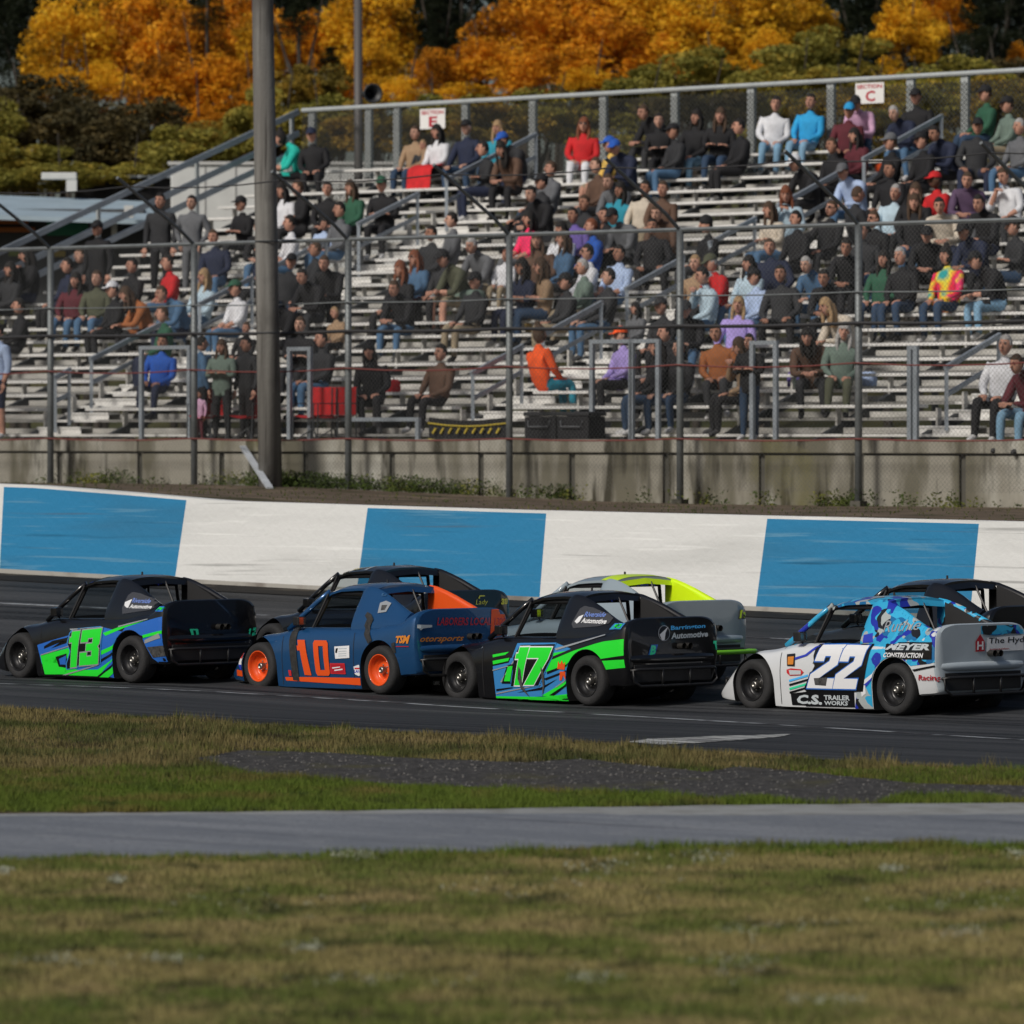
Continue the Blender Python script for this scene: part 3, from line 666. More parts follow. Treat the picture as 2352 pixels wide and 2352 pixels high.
autumn = [(120,200,131,60,40,'y'),(600,110,137,60,70,'y'),(590,230,128,50,40,'o'),(780,230,128,70,35,'o'),(910,215,129,60,35,'y'),(1080,225,128,80,30,'y'),(1350,200,129,80,35,'y'),(1560,190,130,70,35,'o'),(1660,170,132,60,45,'y'),(1770,130,134,60,60,'y'),(470,280,126,45,30,'o'), # x, y, Y, rx, rz, colour, hanging-low?
 (150,110,135,105,95,'y'),(300,120,138,120,125,'o'),(430,150,134,115,120,'o'),(540,100,139,105,120,'o'),(360,45,141,150,90,'y'),(400,215,130,110,75,'o'),(520,210,131,100,75,'o'),(225,200,132,70,45,'y'),
 (860,70,140,110,100,'y'),(720,110,142,90,70,'o'),(860,160,137,75,55,'y'),(660,150,138,60,50,'o'),
 (1000,170,133,62,48,'o'),(1120,160,134,100,60,'o'),(1210,95,137,130,100,'o'),(1330,60,139,140,110,'o'),(1260,180,131,120,62,'o'),(1410,130,135,130,90,'o'),(1520,50,138,130,90,'y'),(1600,110,136,130,85,'y'),(1700,60,139,120,90,'y'),(1450,10,142,140,80,'o'),(1800,30,141,90,80,'y'),
 (2080,90,137,85,75,'y'),(2150,30,140,80,60,'o'),(2060,190,131,50,40,'y'),(1880,80,142,60,60,'y'),(2340,140,134,32,34,'o'),(40,300,128,40,22,'o'),(175,335,126,42,26,'y'),(225,365,125,34,22,'y'),(240,270,128,36,20,'o'),(2050,245,129,70,18,'y'),(1990,222,128,34,12,'o')]
for i, (x, y, Y, rx, rz, c) in enumerate(autumn):
    nth = sorted((q[0], q[1]) for q in autumn if q[5] == c).index((x, y))+1
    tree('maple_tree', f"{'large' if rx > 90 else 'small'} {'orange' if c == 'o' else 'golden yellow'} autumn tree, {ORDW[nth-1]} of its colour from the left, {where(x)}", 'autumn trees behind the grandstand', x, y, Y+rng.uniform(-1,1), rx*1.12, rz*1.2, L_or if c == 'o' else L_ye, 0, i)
shr = [(60,230,126,130,80,'b'),(200,300,124,140,75,'b'),(330,300,123,120,80,'b'),(30,350,122,110,50,'g'),(150,390,118,120,35,'g'),(420,340,121,110,60,'g'),(300,390,119,120,34,'g'),(520,330,122,110,70,'o'),(640,280,121,110,80,'g'),(700,200,126,80,60,'o'),(760,290,121,110,70,'g'),(880,290,120,110,60,'o'),(1000,270,121,110,60,'g'),(1120,280,120,120,55,'o'),(1240,270,121,110,60,'g'),(1350,250,122,110,60,'b'),(1460,240,122,110,60,'g'),(1580,170,127,130,60,'g'),(1600,240,120,120,50,'b'),(1720,230,121,120,60,'g'),(1840,190,125,130,80,'g'),(1900,130,131,110,70,'g'),(1960,250,119,120,55,'o'),(2040,270,118,90,35,'g'),(2110,230,121,110,60,'g'),(2200,200,125,120,70,'g'),(2290,240,121,120,60,'o'),(2400,230,122,120,70,'g'),(2300,170,128,70,40,'b'),(2380,330,117,100,50,'g'),(1450,340,116,120,45,'g'),(1750,330,115,120,45,'g'),(2100,340,114,120,45,'o'),(-80,300,124,120,90,'g'),(-60,400,118,120,40,'g')]
for i, (x, y, Y, rx, rz, c) in enumerate(shr):
    nth = sorted(q[0] for q in shr if q[5] == c).index(x)+1
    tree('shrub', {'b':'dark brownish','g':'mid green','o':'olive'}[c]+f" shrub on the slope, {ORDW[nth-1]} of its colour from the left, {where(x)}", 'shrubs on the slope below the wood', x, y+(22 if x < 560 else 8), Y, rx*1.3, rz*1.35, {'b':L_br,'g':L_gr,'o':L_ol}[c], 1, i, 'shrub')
k = 0
for x in range(-260, 2700, 150):
    for (Y, y, rz) in ((150+rng.uniform(-3,3), -20, 230), (160+rng.uniform(-3,3), -60, 260)):
        tree('evergreen_tree', f"dark evergreen {'' if Y < 155 else 'farther back '}behind the autumn crowns, {ORDW[(x+260)//150]} from the left", 'dark evergreens behind the autumn trees', x+rng.uniform(-40,40)+(75 if Y > 155 else 0), y, Y, 120, rz, L_dk, 2, k); k += 1
FWD = ((480,20,133,60,60),(690,30,134,60,80),(1000,100,133,50,90),(2230,60,133,60,120),(1940,170,129,40,60),(60,60,143,90,170),(1010,60,141,80,150),(760,180,136,70,70),(600,160,139,60,90),(2280,60,142,90,120),(1970,60,143,90,130),(2330,200,133,60,50),(-60,120,140,100,170))
for (x, y, Y, rx, rz) in FWD:
    tree('evergreen_tree', f"dark evergreen standing forward between the autumn crowns, {ORDW[sorted(q[0] for q in FWD).index(x)]} from the left", 'dark evergreens behind the autumn trees', x, y, Y, rx, rz, L_dk, 2, k); k += 1
# ================================================================ RACE CARS
TH = R(47.5)
M_tyre = mat('tyre_rubber', (.018,.018,.019), .8, var=.3, scale=6, bump=.2, bscale=40)
M_rimk = mat('black_rim', (.015,.015,.016), .32, .3); M_rimo = mat('orange_rim', (.75,.065,.012), .35, 0, coat=.4)
M_hub = mat('bare_hub_metal', (.30,.29,.27), .35, .9); M_blk = mat('black_frame_paint', (.012,.012,.013), .45)
M_int = mat('cockpit_black', (.014,.014,.015), .8); M_chr = mat('chrome', (.6,.6,.6), .15, 1); M_rub = mat('worn_black_tape', (.02,.02,.02), .7, var=.6, scale=20)
M_seat = mat('seat_aluminium', (.22,.22,.23), .45, .7)
def paint(name, c, rough=.25, metal=0, coat=1.0): return mat(name, c, rough, metal, coat=coat, bump=.22, bscale=3.5, spec=.35)
K = dict(black=paint('gloss_black_paint', (.004,.004,.005), .3, 0, .9), green=paint('fluorescent_green_vinyl', (.02,.72,.035), .4, coat=.2), blue=paint('bright_blue_vinyl', (.022,.13,.50), .35, coat=.3),
 lblue=paint('mid_blue_vinyl', (.04,.22,.52), .35, coat=.3), silver=paint('silver_pinstripe', (.38,.40,.42), .35, .3), white=paint('white_vinyl', (.74,.75,.77), .35, coat=.3), navy=paint('metallic_blue_paint', (.014,.080,.215), .28, .4),
 orange=paint('orange_vinyl', (.72,.085,.012), .35, coat=.3), red=paint('red_vinyl', (.55,.025,.03), .4, coat=.2), amber=paint('amber_vinyl', (.62,.22,.03), .4, coat=.2), dred=paint('dark_red_vinyl', (.42,.012,.025), .4),
 grey=paint('pale_grey_blue_paint', (.27,.33,.37), .3), pgrey=paint('pale_white_grey_paint', (.42,.48,.52), .3), lime=paint('fluorescent_yellow_paint', (.62,.86,.01), .35, coat=.3), yellow=paint('yellow_vinyl', (.66,.62,.03), .4), lgrey=paint('bubble_grey_panel', (.055,.055,.058), .18),
 skyv=paint('sky_blue_vinyl', (.08,.48,.95), .35), rblue=paint('royal_blue_vinyl', (.03,.05,.45), .35, coat=.3), tgrey=paint('text_grey_vinyl', (.5,.55,.58), .4), wpaint=paint('white_body_paint', (.62,.64,.66), .3), teal=paint('teal_vinyl', (.03,.70,.36), .4), purple=paint('periwinkle_vinyl', (.16,.25,.62), .4), skid=mat('rubber_scuff', (.05,.05,.05), .8, var=.8, scale=25), bluebody=paint('steel_blue_panel', (.045,.13,.27), .28, .3))
def camo():
    m = bpy.data.materials.new('blue_camouflage_vinyl'); m.use_nodes = True; n = m.node_tree.nodes; l = m.node_tree.links; p = n['Principled BSDF']
    p.inputs['Roughness'].default_value = .32; p.inputs['Coat Weight'].default_value = .4
    tc = n.new('ShaderNodeTexCoord'); no = n.new('ShaderNodeTexNoise'); no.inputs['Scale'].default_value = 3.2; no.inputs['Detail'].default_value = 2
    l.new(tc.outputs['Object'], no.inputs[0]); ad = n.new('ShaderNodeVectorMath'); ad.operation = 'MULTIPLY_ADD'; ad.inputs[1].default_value = (.5,.5,.5)
    l.new(no.outputs['Color'], ad.inputs[0]); l.new(tc.outputs['Object'], ad.inputs[2])
    vo = n.new('ShaderNodeTexVoronoi'); vo.inputs['Scale'].default_value = 8.5; l.new(ad.outputs[0], vo.inputs[0])
    sp = n.new('ShaderNodeSeparateColor'); l.new(vo.outputs['Color'], sp.inputs[0]); cr = n.new('ShaderNodeValToRGB'); cr.color_ramp.interpolation = 'CONSTANT'
    cs = [(0,(.03,.36,.62)),(.26,(.010,.011,.014)),(.42,(.015,.03,.36)),(.58,(.04,.42,.70)),(.78,(.38,.42,.42)),(.9,(.012,.14,.34))]; e = cr.color_ramp.elements
    while len(e) < len(cs): e.new(.5)
    for q, (a, c) in zip(e, cs): q.position = a; q.color = (*c, 1)
    l.new(sp.outputs[0], cr.inputs[0]); l.new(cr.outputs[0], p.inputs['Base Color']); return m
K['camo'] = camo()
def glassmat():
    m = bpy.data.materials.new('clear_polycarbonate'); m.use_nodes = True; n = m.node_tree.nodes; l = m.node_tree.links
    g = n.new('ShaderNodeBsdfGlossy'); g.inputs['Roughness'].default_value = .05; t = n.new('ShaderNodeBsdfTransparent'); t.inputs[0].default_value = (.55,.6,.62,1)
    f = n.new('ShaderNodeFresnel'); f.inputs[0].default_value = 1.5; mx = n.new('ShaderNodeMixShader'); l.new(f.outputs[0], mx.inputs[0]); l.new(t.outputs[0], mx.inputs[1]); l.new(g.outputs[0], mx.inputs[2])
    l.new(mx.outputs[0], n['Material Output'].inputs[0]); return m
M_glass = glassmat()
ST = np.array([ # x, zsill, wsill, wmid, zmid, wsh, zsh, zin, zc
 (-.575,.26,.55,.64,.52,.61,.855,.915,.918),(-.56,.24,.59,.672,.52,.64,.865,.925,.928),(-.50,.22,.63,.69,.50,.658,.855,.915,.915),(-.30,.20,.655,.70,.46,.655,.775,.845,.85),
 (-.10,.12,.665,.70,.43,.655,.755,.785,.78),(.10,.06,.665,.70,.42,.65,.72,.75,.75),(.40,.04,.665,.695,.40,.64,.705,.725,.73),(.90,.035,.665,.69,.40,.635,.695,.715,.72),
 (1.42,.035,.665,.69,.39,.63,.685,.71,.73),(1.60,.035,.665,.695,.38,.63,.655,.685,.71),(1.80,.045,.665,.70,.37,.63,.62,.64,.66),(2.03,.05,.665,.70,.36,.625,.60,.61,.62),
 (2.20,.07,.655,.69,.33,.60,.545,.55,.56),(2.36,.08,.63,.66,.28,.56,.43,.45,.46),(2.50,.09,.60,.62,.22,.53,.30,.33,.34),(2.60,.10,.56,.575,.17,.50,.20,.23,.24),(2.64,.11,.52,.54,.15,.47,.165,.18,.19)])
def stn(x):
    i = int(np.clip(np.searchsorted(ST[:,0], x)-1, 0, len(ST)-2)); a, b = ST[i], ST[i+1]; p, q = ST[max(i-1,0)], ST[min(i+2, len(ST)-1)]
    h = b[0]-a[0]; t = (x-a[0])/h; m0 = (b-p)/max(1e-6, b[0]-p[0])*h; m1 = (q-a)/max(1e-6, q[0]-a[0])*h
    return (2*t**3-3*t*t+1)*a+(t**3-2*t*t+t)*m0+(-2*t**3+3*t*t)*b+(t**3-t*t)*m1
def section(x):
    _, zs, ws, wm, zm, wh, zh, zi, zc = stn(x)
    pts = [(0,zs),(ws*.6,zs),(ws-.03,zs),(ws,zs+.015),(lerp(ws,wm,.55),lerp(zs,zm,.45)),(wm,zm),(lerp(wm,wh,.22)+.004,lerp(zm,zh,.55)),(lerp(wm,wh,.6)+.004,lerp(zm,zh,.86)),(wh-.015,zh-.004),(wh-.07,lerp(zh,zi,.5)+.004),(wh-.20,zi),(.2,lerp(zi,zc,.8)),(0,zc)]
    out = []
    for i in range(len(pts)-1):
        n = 3 if 3 <= i <= 9 else 2
        p0, p1, p2, p3 = pts[max(i-1,0)], pts[i], pts[i+1], pts[min(i+2,len(pts)-1)]
        for k in range(n):
            t = k/n
            if i < 3: out.append((lerp(p1[0],p2[0],t), lerp(p1[1],p2[1],t))); continue
            out.append(tuple(.5*((2*p1[j])+(-p0[j]+p2[j])*t+(2*p0[j]-5*p1[j]+4*p2[j]-p3[j])*t*t+(-p0[j]+3*p1[j]-3*p2[j]+p3[j])*t**3) for j in (0,1)))
    return out+[pts[-1]]
AR, AZ = .315, .275
def body_base():
    xs = list(np.concatenate([np.linspace(-.575,-.5,5), np.linspace(-.45,2.5,58), np.linspace(2.54,2.64,5)])); V = []; n = None
    for x in xs:
        s = section(x); ring = [(x, y, z) for y, z in s]+[(x, -y, z) for y, z in s[-2:0:-1]]; n = len(ring); V += ring
    Fc = [(i*n+j, i*n+(j+1)%n, (i+1)*n+(j+1)%n, (i+1)*n+j) for i in range(len(xs)-1) for j in range(n)]
    Fc += [tuple(range(n))[::-1], tuple((len(xs)-1)*n+j for j in range(n))]
    b = MB(); b.add(V, Fc); o = b.build('body_tmp', K['black'])
    cut = []
    for x0 in (0, 2.03):
        for sg in (-1, 1):
            b = MB(); prof = [(math.cos(a)*AR, math.sin(a)*AR) for a in [math.pi*i/28 for i in range(29)]]
            pr = [(AR, -AZ-.2)]+prof+[(-AR, -AZ-.2)]; y0, y1 = sg*.40, sg*.95; m = len(pr)
            V = [(x0+p, y0, AZ+q) for p, q in pr]+[(x0+p, y1, AZ+q) for p, q in pr]
            b.add(V, [(i, (i+1) % m, m+(i+1) % m, m+i) for i in range(m)]+[tuple(range(m)), tuple(range(m, 2*m))[::-1]]); cut.append(b.build('cut', K['black']))
    b = MB(); V = []
    for z, g in ((.16, .05), (1.4, 0)):
        V += [(-.02+g,-.55,z),(1.50-g,-.55,z),(1.50-g,.55,z),(-.02+g,.55,z)]
    b.add(V, [(0,1,2,3),(4,7,6,5),(0,4,5,1),(1,5,6,2),(2,6,7,3),(3,7,4,0)]); cut.append(b.build('cut', K['black']))
    for c in cut:
        m = o.modifiers.new('b', 'BOOLEAN'); m.operation = 'DIFFERENCE'; m.solver = 'EXACT'; m.object = c
    dg = bpy.context.evaluated_depsgraph_get(); me = bpy.data.meshes.new_from_object(o.evaluated_get(dg))
    for c in cut+[o]: bpy.data.objects.remove(c)
    return me
BODY = body_base()
def inner(c, nrm):
    x, y, z = c
    for x0 in (0, 2.03):
        if abs(y) < .69 and math.hypot(x-x0, max(0, z-AZ)) < AR+.012 and abs(x-x0) < AR+.012 and (abs(nrm[1]) < .35 or abs(y) < .45) and z < AZ+AR+.01 and (abs(nrm[0]) > .1 or nrm[2] < .3): return True
    if -.04 < x < 1.52 and abs(y) < .556 and z > .1 and (z < .66 or nrm[2] < .3): return True
    return z < .05 and nrm[2] < -.5
def sail_z(x): return pw(x, [(-.36,.86),(-.28,.885),(-.15,.935),(0,.995),(.15,1.045),(.30,1.085),(.42,1.10),(.50,1.075),(.54,1.01)])
def sail_mb(sg, outer=.585):
    xs = list(np.linspace(-.36 if sg > 0 else -.30, .54 if sg > 0 else .42, 26)); rows = []
    for x in xs:
        _, zs, ws, wm, zm, wh, zh, zi, zc = stn(x); zt = max(sail_z(x), zh+.02); zb = zh-.03; t = 0
        yo = wh-.012; yt = lerp(.55, .475, sstep(-.4,.35,x)) if sg > 0 else lerp(.53,.455,sstep(-.4,.35,x)); H = zt-zb
        pr = [(yo, zb), (yo-.006, zb+.2*H), (lerp(yo,yt,.30), zb+.45*H), (lerp(yo,yt,.62), zb+.70*H), (yt+.012, zb+.88*H), (yt-.004, zb+.965*H), (yt-.028, zt), (yt-.05, zt-.008), (yt-.062, zt-.03), (yt-.066, zb)]
        rows.append([(x, sg*y, z) for y, z in pr])
    n = len(rows[0]); V = [p for r in rows for p in r]
    Fc = [(i*n+j, i*n+(j+1)%n, (i+1)*n+(j+1)%n, (i+1)*n+j) for i in range(len(rows)-1) for j in range(n)]+[tuple(range(n)), tuple((len(rows)-1)*n+j for j in range(n))]
    b = MB(); b.add(V, Fc); return b
def roof_mb():
    V = []; xs = list(np.linspace(.33, 1.18, 14)); ys = list(np.linspace(-.455, .455, 15))
    def z(x, y): return pw(x, [(.33,1.112),(.45,1.126),(.6,1.130),(.9,1.116),(1.06,1.085),(1.18,1.03)])-.05*(abs(y)/.455)**3.2
    V = [(x, y, z(x,y)) for x in xs for y in ys]+[(x, y, z(x,y)-.022) for x in xs for y in ys]
    n = len(ys); m = len(xs)*n; Fc = []
    for i in range(len(xs)-1):
        for j in range(n-1):
            if x_open(xs[i], xs[i+1], ys[j], ys[j+1]): continue
            a = (i*n+j, i*n+j+1, (i+1)*n+j+1, (i+1)*n+j); Fc += [a, tuple(q+m for q in a)[::-1]]
    for i in range(len(xs)-1):
        for j in (0, n-1): Fc.append((i*n+j, (i+1)*n+j, (i+1)*n+j+m, i*n+j+m))
    for j in range(n-1):
        for i in (0, len(xs)-1): Fc.append((i*n+j, i*n+j+1, i*n+j+1+m, i*n+j+m))
    b = MB(); b.add(V, Fc); return b
def x_open(a, b, c, d): return False
GLYPH = {'1': [(.12,1),(.74,1),(.74,.0),(.22,0),(.22,.70),(.0,.70),(.0,.84),(.12,.84)], '7': [(0,1),(1,1),(1,.70),(.66,0),(.16,0),(.56,.72),(0,.72)],
 '3': [(0,1),(1,1),(1,.58),(.90,.5),(1,.42),(1,0),(0,0),(0,.36),(.36,.36),(.36,.24),(.62,.24),(.62,.40),(.30,.40),(.30,.60),(.62,.60),(.62,.76),(.36,.76),(.36,.66),(0,.66)],
 '2': [(0,1),(1,1),(1,.56),(.38,.24),(1,.24),(1,0),(0,0),(0,.33),(.62,.64),(.62,.76),(.38,.76),(.38,.64),(0,.64)],
 '0': [(0,.5),(0,.92),(.1,1),(.9,1),(1,.92),(1,.08),(.9,0),(.1,0),(0,.08),(0,.499),(.34,.499),(.34,.16),(.66,.16),(.66,.84),(.34,.84),(.34,.5)]}
def offs(poly, d):
    n = len(poly); A = sum(poly[i][0]*poly[(i+1)%n][1]-poly[(i+1)%n][0]*poly[i][1] for i in range(n)); s = 1 if A < 0 else -1; out = []
    for i in range(n):
        p, q, r = Vector(poly[i-1]), Vector(poly[i]), Vector(poly[(i+1) % n]); a = (q-p); c = (r-q)
        if a.length < 1e-6 or c.length < 1e-6: out.append(tuple(q)); continue
        a.normalize(); c.normalize(); na = Vector((-a.y, a.x))*s; nc = Vector((-c.y, c.x))*s; k = 1+na.dot(nc); k = max(k, .5); out.append(tuple(q+(na+nc)*(d/k)))
    return out
def quad(q, p):
    """bilinear: q = bottom-left, bottom-right, top-right, top-left in photo pixels"""
    s, t = p; a, b, c, d = q
    return ((1-s)*(1-t)*a[0]+s*(1-t)*b[0]+s*t*c[0]+(1-s)*t*d[0], (1-s)*(1-t)*a[1]+s*(1-t)*b[1]+s*t*c[1]+(1-s)*t*d[1])

GH = 1.155
def up(b):
    b.v = [(p[0], p[1], .70+(p[2]-.70)*GH if p[2] > .70 else p[2]) for p in b.v]; return b
class Car:
    def __init__(s, name, label, base, wheel=None, ref=None, group='race cars on the track', body='black', sail=None, sail_r=None, roof=None, rim=None, tail=None, theta=TH):
        s.th = theta; X, Y, Z = base; s.org = Vector(base); s.ry = math.pi-theta   # heading (-cos, sin)
        s.root = tag(empty(name, base, math.pi-theta), label, 'race car', group); s.root.rotation_euler = (0, R(.55), math.pi-theta)
        s.M = Matrix.Translation(base) @ Matrix.Rotation(s.ry, 4, 'Z') @ Matrix.Rotation(R(.55), 4, 'Y'); s.Mi = s.M.inverted()
        me = BODY.copy(); s.body = link('body', me, s.root); me.materials.clear(); me.materials.append(K[body]); me.materials.append(M_int); me.materials.append(K[tail or body])
        for p in me.polygons:
            c = p.center; p.use_smooth = True; p.material_index = 1 if inner(c, p.normal) else (2 if c.x < -.545 else 0)
        try: me.set_sharp_from_angle(angle=R(32))
        except Exception: pass
        s.sl = up(sail_mb(1)); s.sr = up(sail_mb(-1)); S1, S2 = K[sail or body], K[sail_r or sail or body]
        s.osl = s.sl.build('quarter_bubble', S1, s.root, smooth=True); s.osr = s.sr.build('quarter_bubble', S2, s.root, smooth=True)
        s.oroof = up(roof_mb()).build('roof', K[roof or body], s.root, smooth=True)
        for o in (s.osl, s.osr, s.oroof):
            try: o.data.set_sharp_from_angle(angle=R(45))
            except Exception: pass
        b = MB(); b.add([(.335,.43,1.075),(.335,0,1.108),(.335,-.43,1.075),(.30,-.43,1.02),(.30,0,1.045),(.30,.43,1.02)], [(0,1,4,5),(1,2,3,4)]); b.add([(.35,.43,1.072),(.35,0,1.105),(.35,-.43,1.072),(.315,-.43,1.02),(.315,0,1.045),(.315,.43,1.02)], [(0,5,4,1),(1,4,3,2)]); s.ohead = up(b).build('rear_header', K[roof or body], s.root)
        b = MB(); V = []
        for x in (.30,.12,-.05,-.2):
            zt = sail_z(x)-.02; V += [(x,-.382,stn(x)[7]+.01),(x,-.382,zt)]
        b.add(V, [(2*i,2*i+1,2*i+3,2*i+2) for i in range(3)]); up(b).build('pillar_panel', K[sail_r] if sail_r else M_int, s.root)
        # pillars
        for sg in (-1, 1):
            b = MB(); b.tube([(1.64, sg*.575, .675), (1.46, sg*.545, .80), (1.26, sg*.49, .94), (1.10, sg*.44, 1.045)], [.03,.027,.026,.026], 8); up(b).build('front_pillar', K[roof or body], s.root, smooth=True)
            b = MB(); b.tube([(1.24, sg*.575, .69), (1.10, sg*.46, 1.02)], .014, 6); up(b).build('window_bar', M_blk, s.root)
            b = MB(); b.tube([(.56, sg*.50, .2), (.56, sg*.46, .85), (.52, sg*.40, 1.02)], .02, 8); b.tube([(1.36, sg*.50, .2), (1.36, sg*.49, .62), (1.12, sg*.41, 1.01)], .02, 8); b.tube([(.52, sg*.40, 1.03), (1.12, sg*.41, 1.02)], .02, 8); up(b).build('cage_side', M_blk, s.root)
        b = MB(); b.tube([(.54,-.40,1.03),(.54,.40,1.03)], .02, 8); b.tube([(.56,-.5,.7),(.56,.5,.7)], .02, 8); b.tube([(1.36,-.49,.62),(1.36,.49,.62)], .02, 8); up(b).build('roll_cage', M_blk, s.root)
        b = MB(); b.tube([(.10,-.08,.74),(.32,-.08,1.06)], .012, 6); up(b).build('rear_window_bar', M_blk, s.root)
        b = MB(); b.add([(1.62,-.55,.70),(1.62,.55,.70),(1.12,.43,1.045),(1.12,-.43,1.045)], [(0,1,2,3)]); up(b).build('windshield', M_glass, s.root)
        b = MB(); c = Vector((1.02,.05,.68)); ax = Vector((.5,0,1)).normalized(); s1 = Vector((0,1,0)); s2 = ax.cross(s1)
        b.tube([c+(s1*math.cos(a)+s2*math.sin(a))*.16 for a in [i*math.pi/12 for i in range(24)]], .016, 6, closed=True)
        for a in (.5, 2.6, 4.7): b.tube([c, c+(s1*math.cos(a)+s2*math.sin(a))*.155], .012, 5)
        b.tube([c, c+Vector((.35,0,-.22))], .02, 6); b.build('steering_wheel', M_blk, s.root)
        b = MB(); b.box((.54,.12,.40), (.10,.44,.56), rot=Matrix.Rotation(R(-14),3,'Y')); b.box((.74,.12,.2), (.42,.44,.12));  b.build('seat', M_seat, s.root, bevel=.03)
        # driver sits behind the left quarter bubble
        # wheels
        for x0, fr in ((0, 0), (2.03, 1)):
            for sg in (1, -1): s.wheel(x0, sg, K[rim] if rim else M_rimk, rim)
        # rear: shelf bumper, tube bar, exhaust, lights
        b = MB(); pr = [(-.565,.445),(-.605,.46),(-.618,.49),(-.612,.53),(-.565,.545)]
        ys = np.linspace(-.66, .66, 23); V = [(x+(.055*(abs(y)/.66)**4), y, z) for y in ys for x, z in pr]; n = 5
        b.add(V, [(i*n+j, i*n+j+1, (i+1)*n+j+1, (i+1)*n+j) for i in range(22) for j in range(4)]+[tuple(range(5)), tuple(22*5+j for j in range(5))]); b.build('rear_bumper', K[tail or body], s.root, smooth=True)
        b = MB(); b.tube([(-.50,.58,.38),(-.60,.60,.38),(-.635,.55,.39),(-.635,-.55,.39),(-.60,-.60,.38),(-.50,-.58,.36)], .016, 8)
        b.tube([(-.60,.60,.38),(-.625,.60,.27),(-.635,.52,.215),(-.635,-.52,.215),(-.625,-.60,.27),(-.60,-.60,.38)], .016, 8)
        for y in (.20,-.20): b.tube([(-.635,y,.215),(-.635,y,.39)], .014, 6)
        b.build('tube_bumper', M_blk, s.root, smooth=True)
        b = MB(); b.box((-.578,0,.345), (.015,1.12,.18)); b.build('rear_valance', M_int, s.root, bevel=.005)
        for y in (-.10, -.19):
            b = MB(); b.tube([(-.50,y,.62),(-.655,y,.62)], .034, 14, cap=False); b.tube([(-.652,y,.62),(-.56,y,.62)], .028, 14, cap=False); b.lathe([(0,0),(.027,0)], 14, 'y', (0,0,0)); 
            k = len(b.v)-28; b.v[k:] = [(-.585, y+p[0], .62+p[2]) for p in b.v[k:]]; b.build('exhaust_pipe', mat('sooty_steel', (.05,.048,.045), .5, .7), s.root, smooth=True)
        b = MB(); b.ell((-.545,-.645,.74), (.018,.03,.07), 10, 6); b.build('tail_light', mat('tail_light_red', (.30,.02,.03), .25), s.root, smooth=True)
        # front bumper tube, mirror
        b = MB(); b.tube([(2.50,.42,.18),(2.70,.44,.19),(2.735,.40,.21),(2.735,-.40,.21),(2.70,-.44,.19),(2.50,-.42,.18)], .017, 8); b.tube([(2.50,.40,.30),(2.69,.42,.31),(2.72,.36,.32),(2.72,-.36,.32),(2.69,-.42,.31),(2.50,-.40,.30)], .014, 8)
        for y in (-.38,0,.38): b.tube([(2.735,y,.21),(2.72,y,.32)], .013, 6)
        b.build('front_bumper', M_blk, s.root, smooth=True)
        b = MB(); b.box((1.36,.665,.775), (.10,.11,.10)); b.bar((1.38,.60,.70), (1.37,.65,.75), .025); mo = b.build('mirror', K['black'] if body in ('black','grey') else M_blk, s.root, bevel=.02)
        b = MB(); b.box((1.307,.665,.775), (.004,.09,.08)); b.build('mirror_glass', M_chr, mo)
        b = MB(); b.tube([(.70,-.05,1.17),(.70,-.05,1.225)], .012, 6); b.build('antenna', M_blk, s.root)
        # door seam
        s.bvh = s.mkbvh([s.body, s.osl]); s.bvr = s.mkbvh([s.body, s.oroof, s.osr]); s.bvt = s.mkbvh([s.oroof]); s.pend = []
        for x0 in (1.62, .42):
            s.poly3([(x0+.004, .66), (x0-.004, .66), (x0-.004, .075), (x0+.004, .075)], M_int, 0, raw=True)
    def mkbvh(s, obs):
        V = []; Fc = []
        for o in obs:
            k = len(V); V += [v.co.copy() for v in o.data.vertices]; Fc += [tuple(i+k for i in p.vertices) for p in o.data.polygons]
        return BVHTree.FromPolygons(V, Fc)
    def wheel(s, x0, sg, m_rim, rimname):
        r, w = .265, .20; yc = sg*.595; o = .5*w
        b = MB(); pr = [(.155,-o+.012),(.168,-o-.002),(.21,-o-.010),(.238,-o-.004),(.254,-o+.012),(.264,-o+.035),(.265,0),(.264,o-.035),(.254,o-.012),(.238,o+.004),(.21,o+.010),(.168,o+.002),(.155,o-.012)]
        b.lathe(pr, 44, 'y'); t = b.build('wheel', M_tyre, s.root, smooth=True); t.location = (x0, yc, r+.0)
        b = MB(); f = sg; b.lathe([(.170,f*(o-.004)),(.173,f*(o+.004)),(.166,f*(o+.008)),(.160,f*(o+.002)),(.152,f*(o-.02)),(.148,f*(o-.055)),(.128,f*(o-.062)),(.122,f*(o-.080)),(.105,f*(o-.092)),(.075,f*(o-.092)),(.070,f*(o-.085)),(.035,f*(o-.085)),(0,f*(o-.085))], 40, 'y')
        rm = b.build('rim', m_rim, t, smooth=True)
        b = MB(); b.lathe([(.040,f*(o-.085)),(.038,f*(o-.03)),(.028,f*(o-.02)),(.020,f*(o-.02)),(.018,f*(o-.028)),(0,f*(o-.028))], 18, 'y')
        for a in range(5): q = a*2*math.pi/5; b.lathe([(.008,f*(o-.088)),(.008,f*(o-.072)),(0,f*(o-.072))], 6, 'y', (.058*math.cos(q), 0, .058*math.sin(q)))
        b.build('hub', M_hub, t, smooth=True)
        if rimname:
            pass
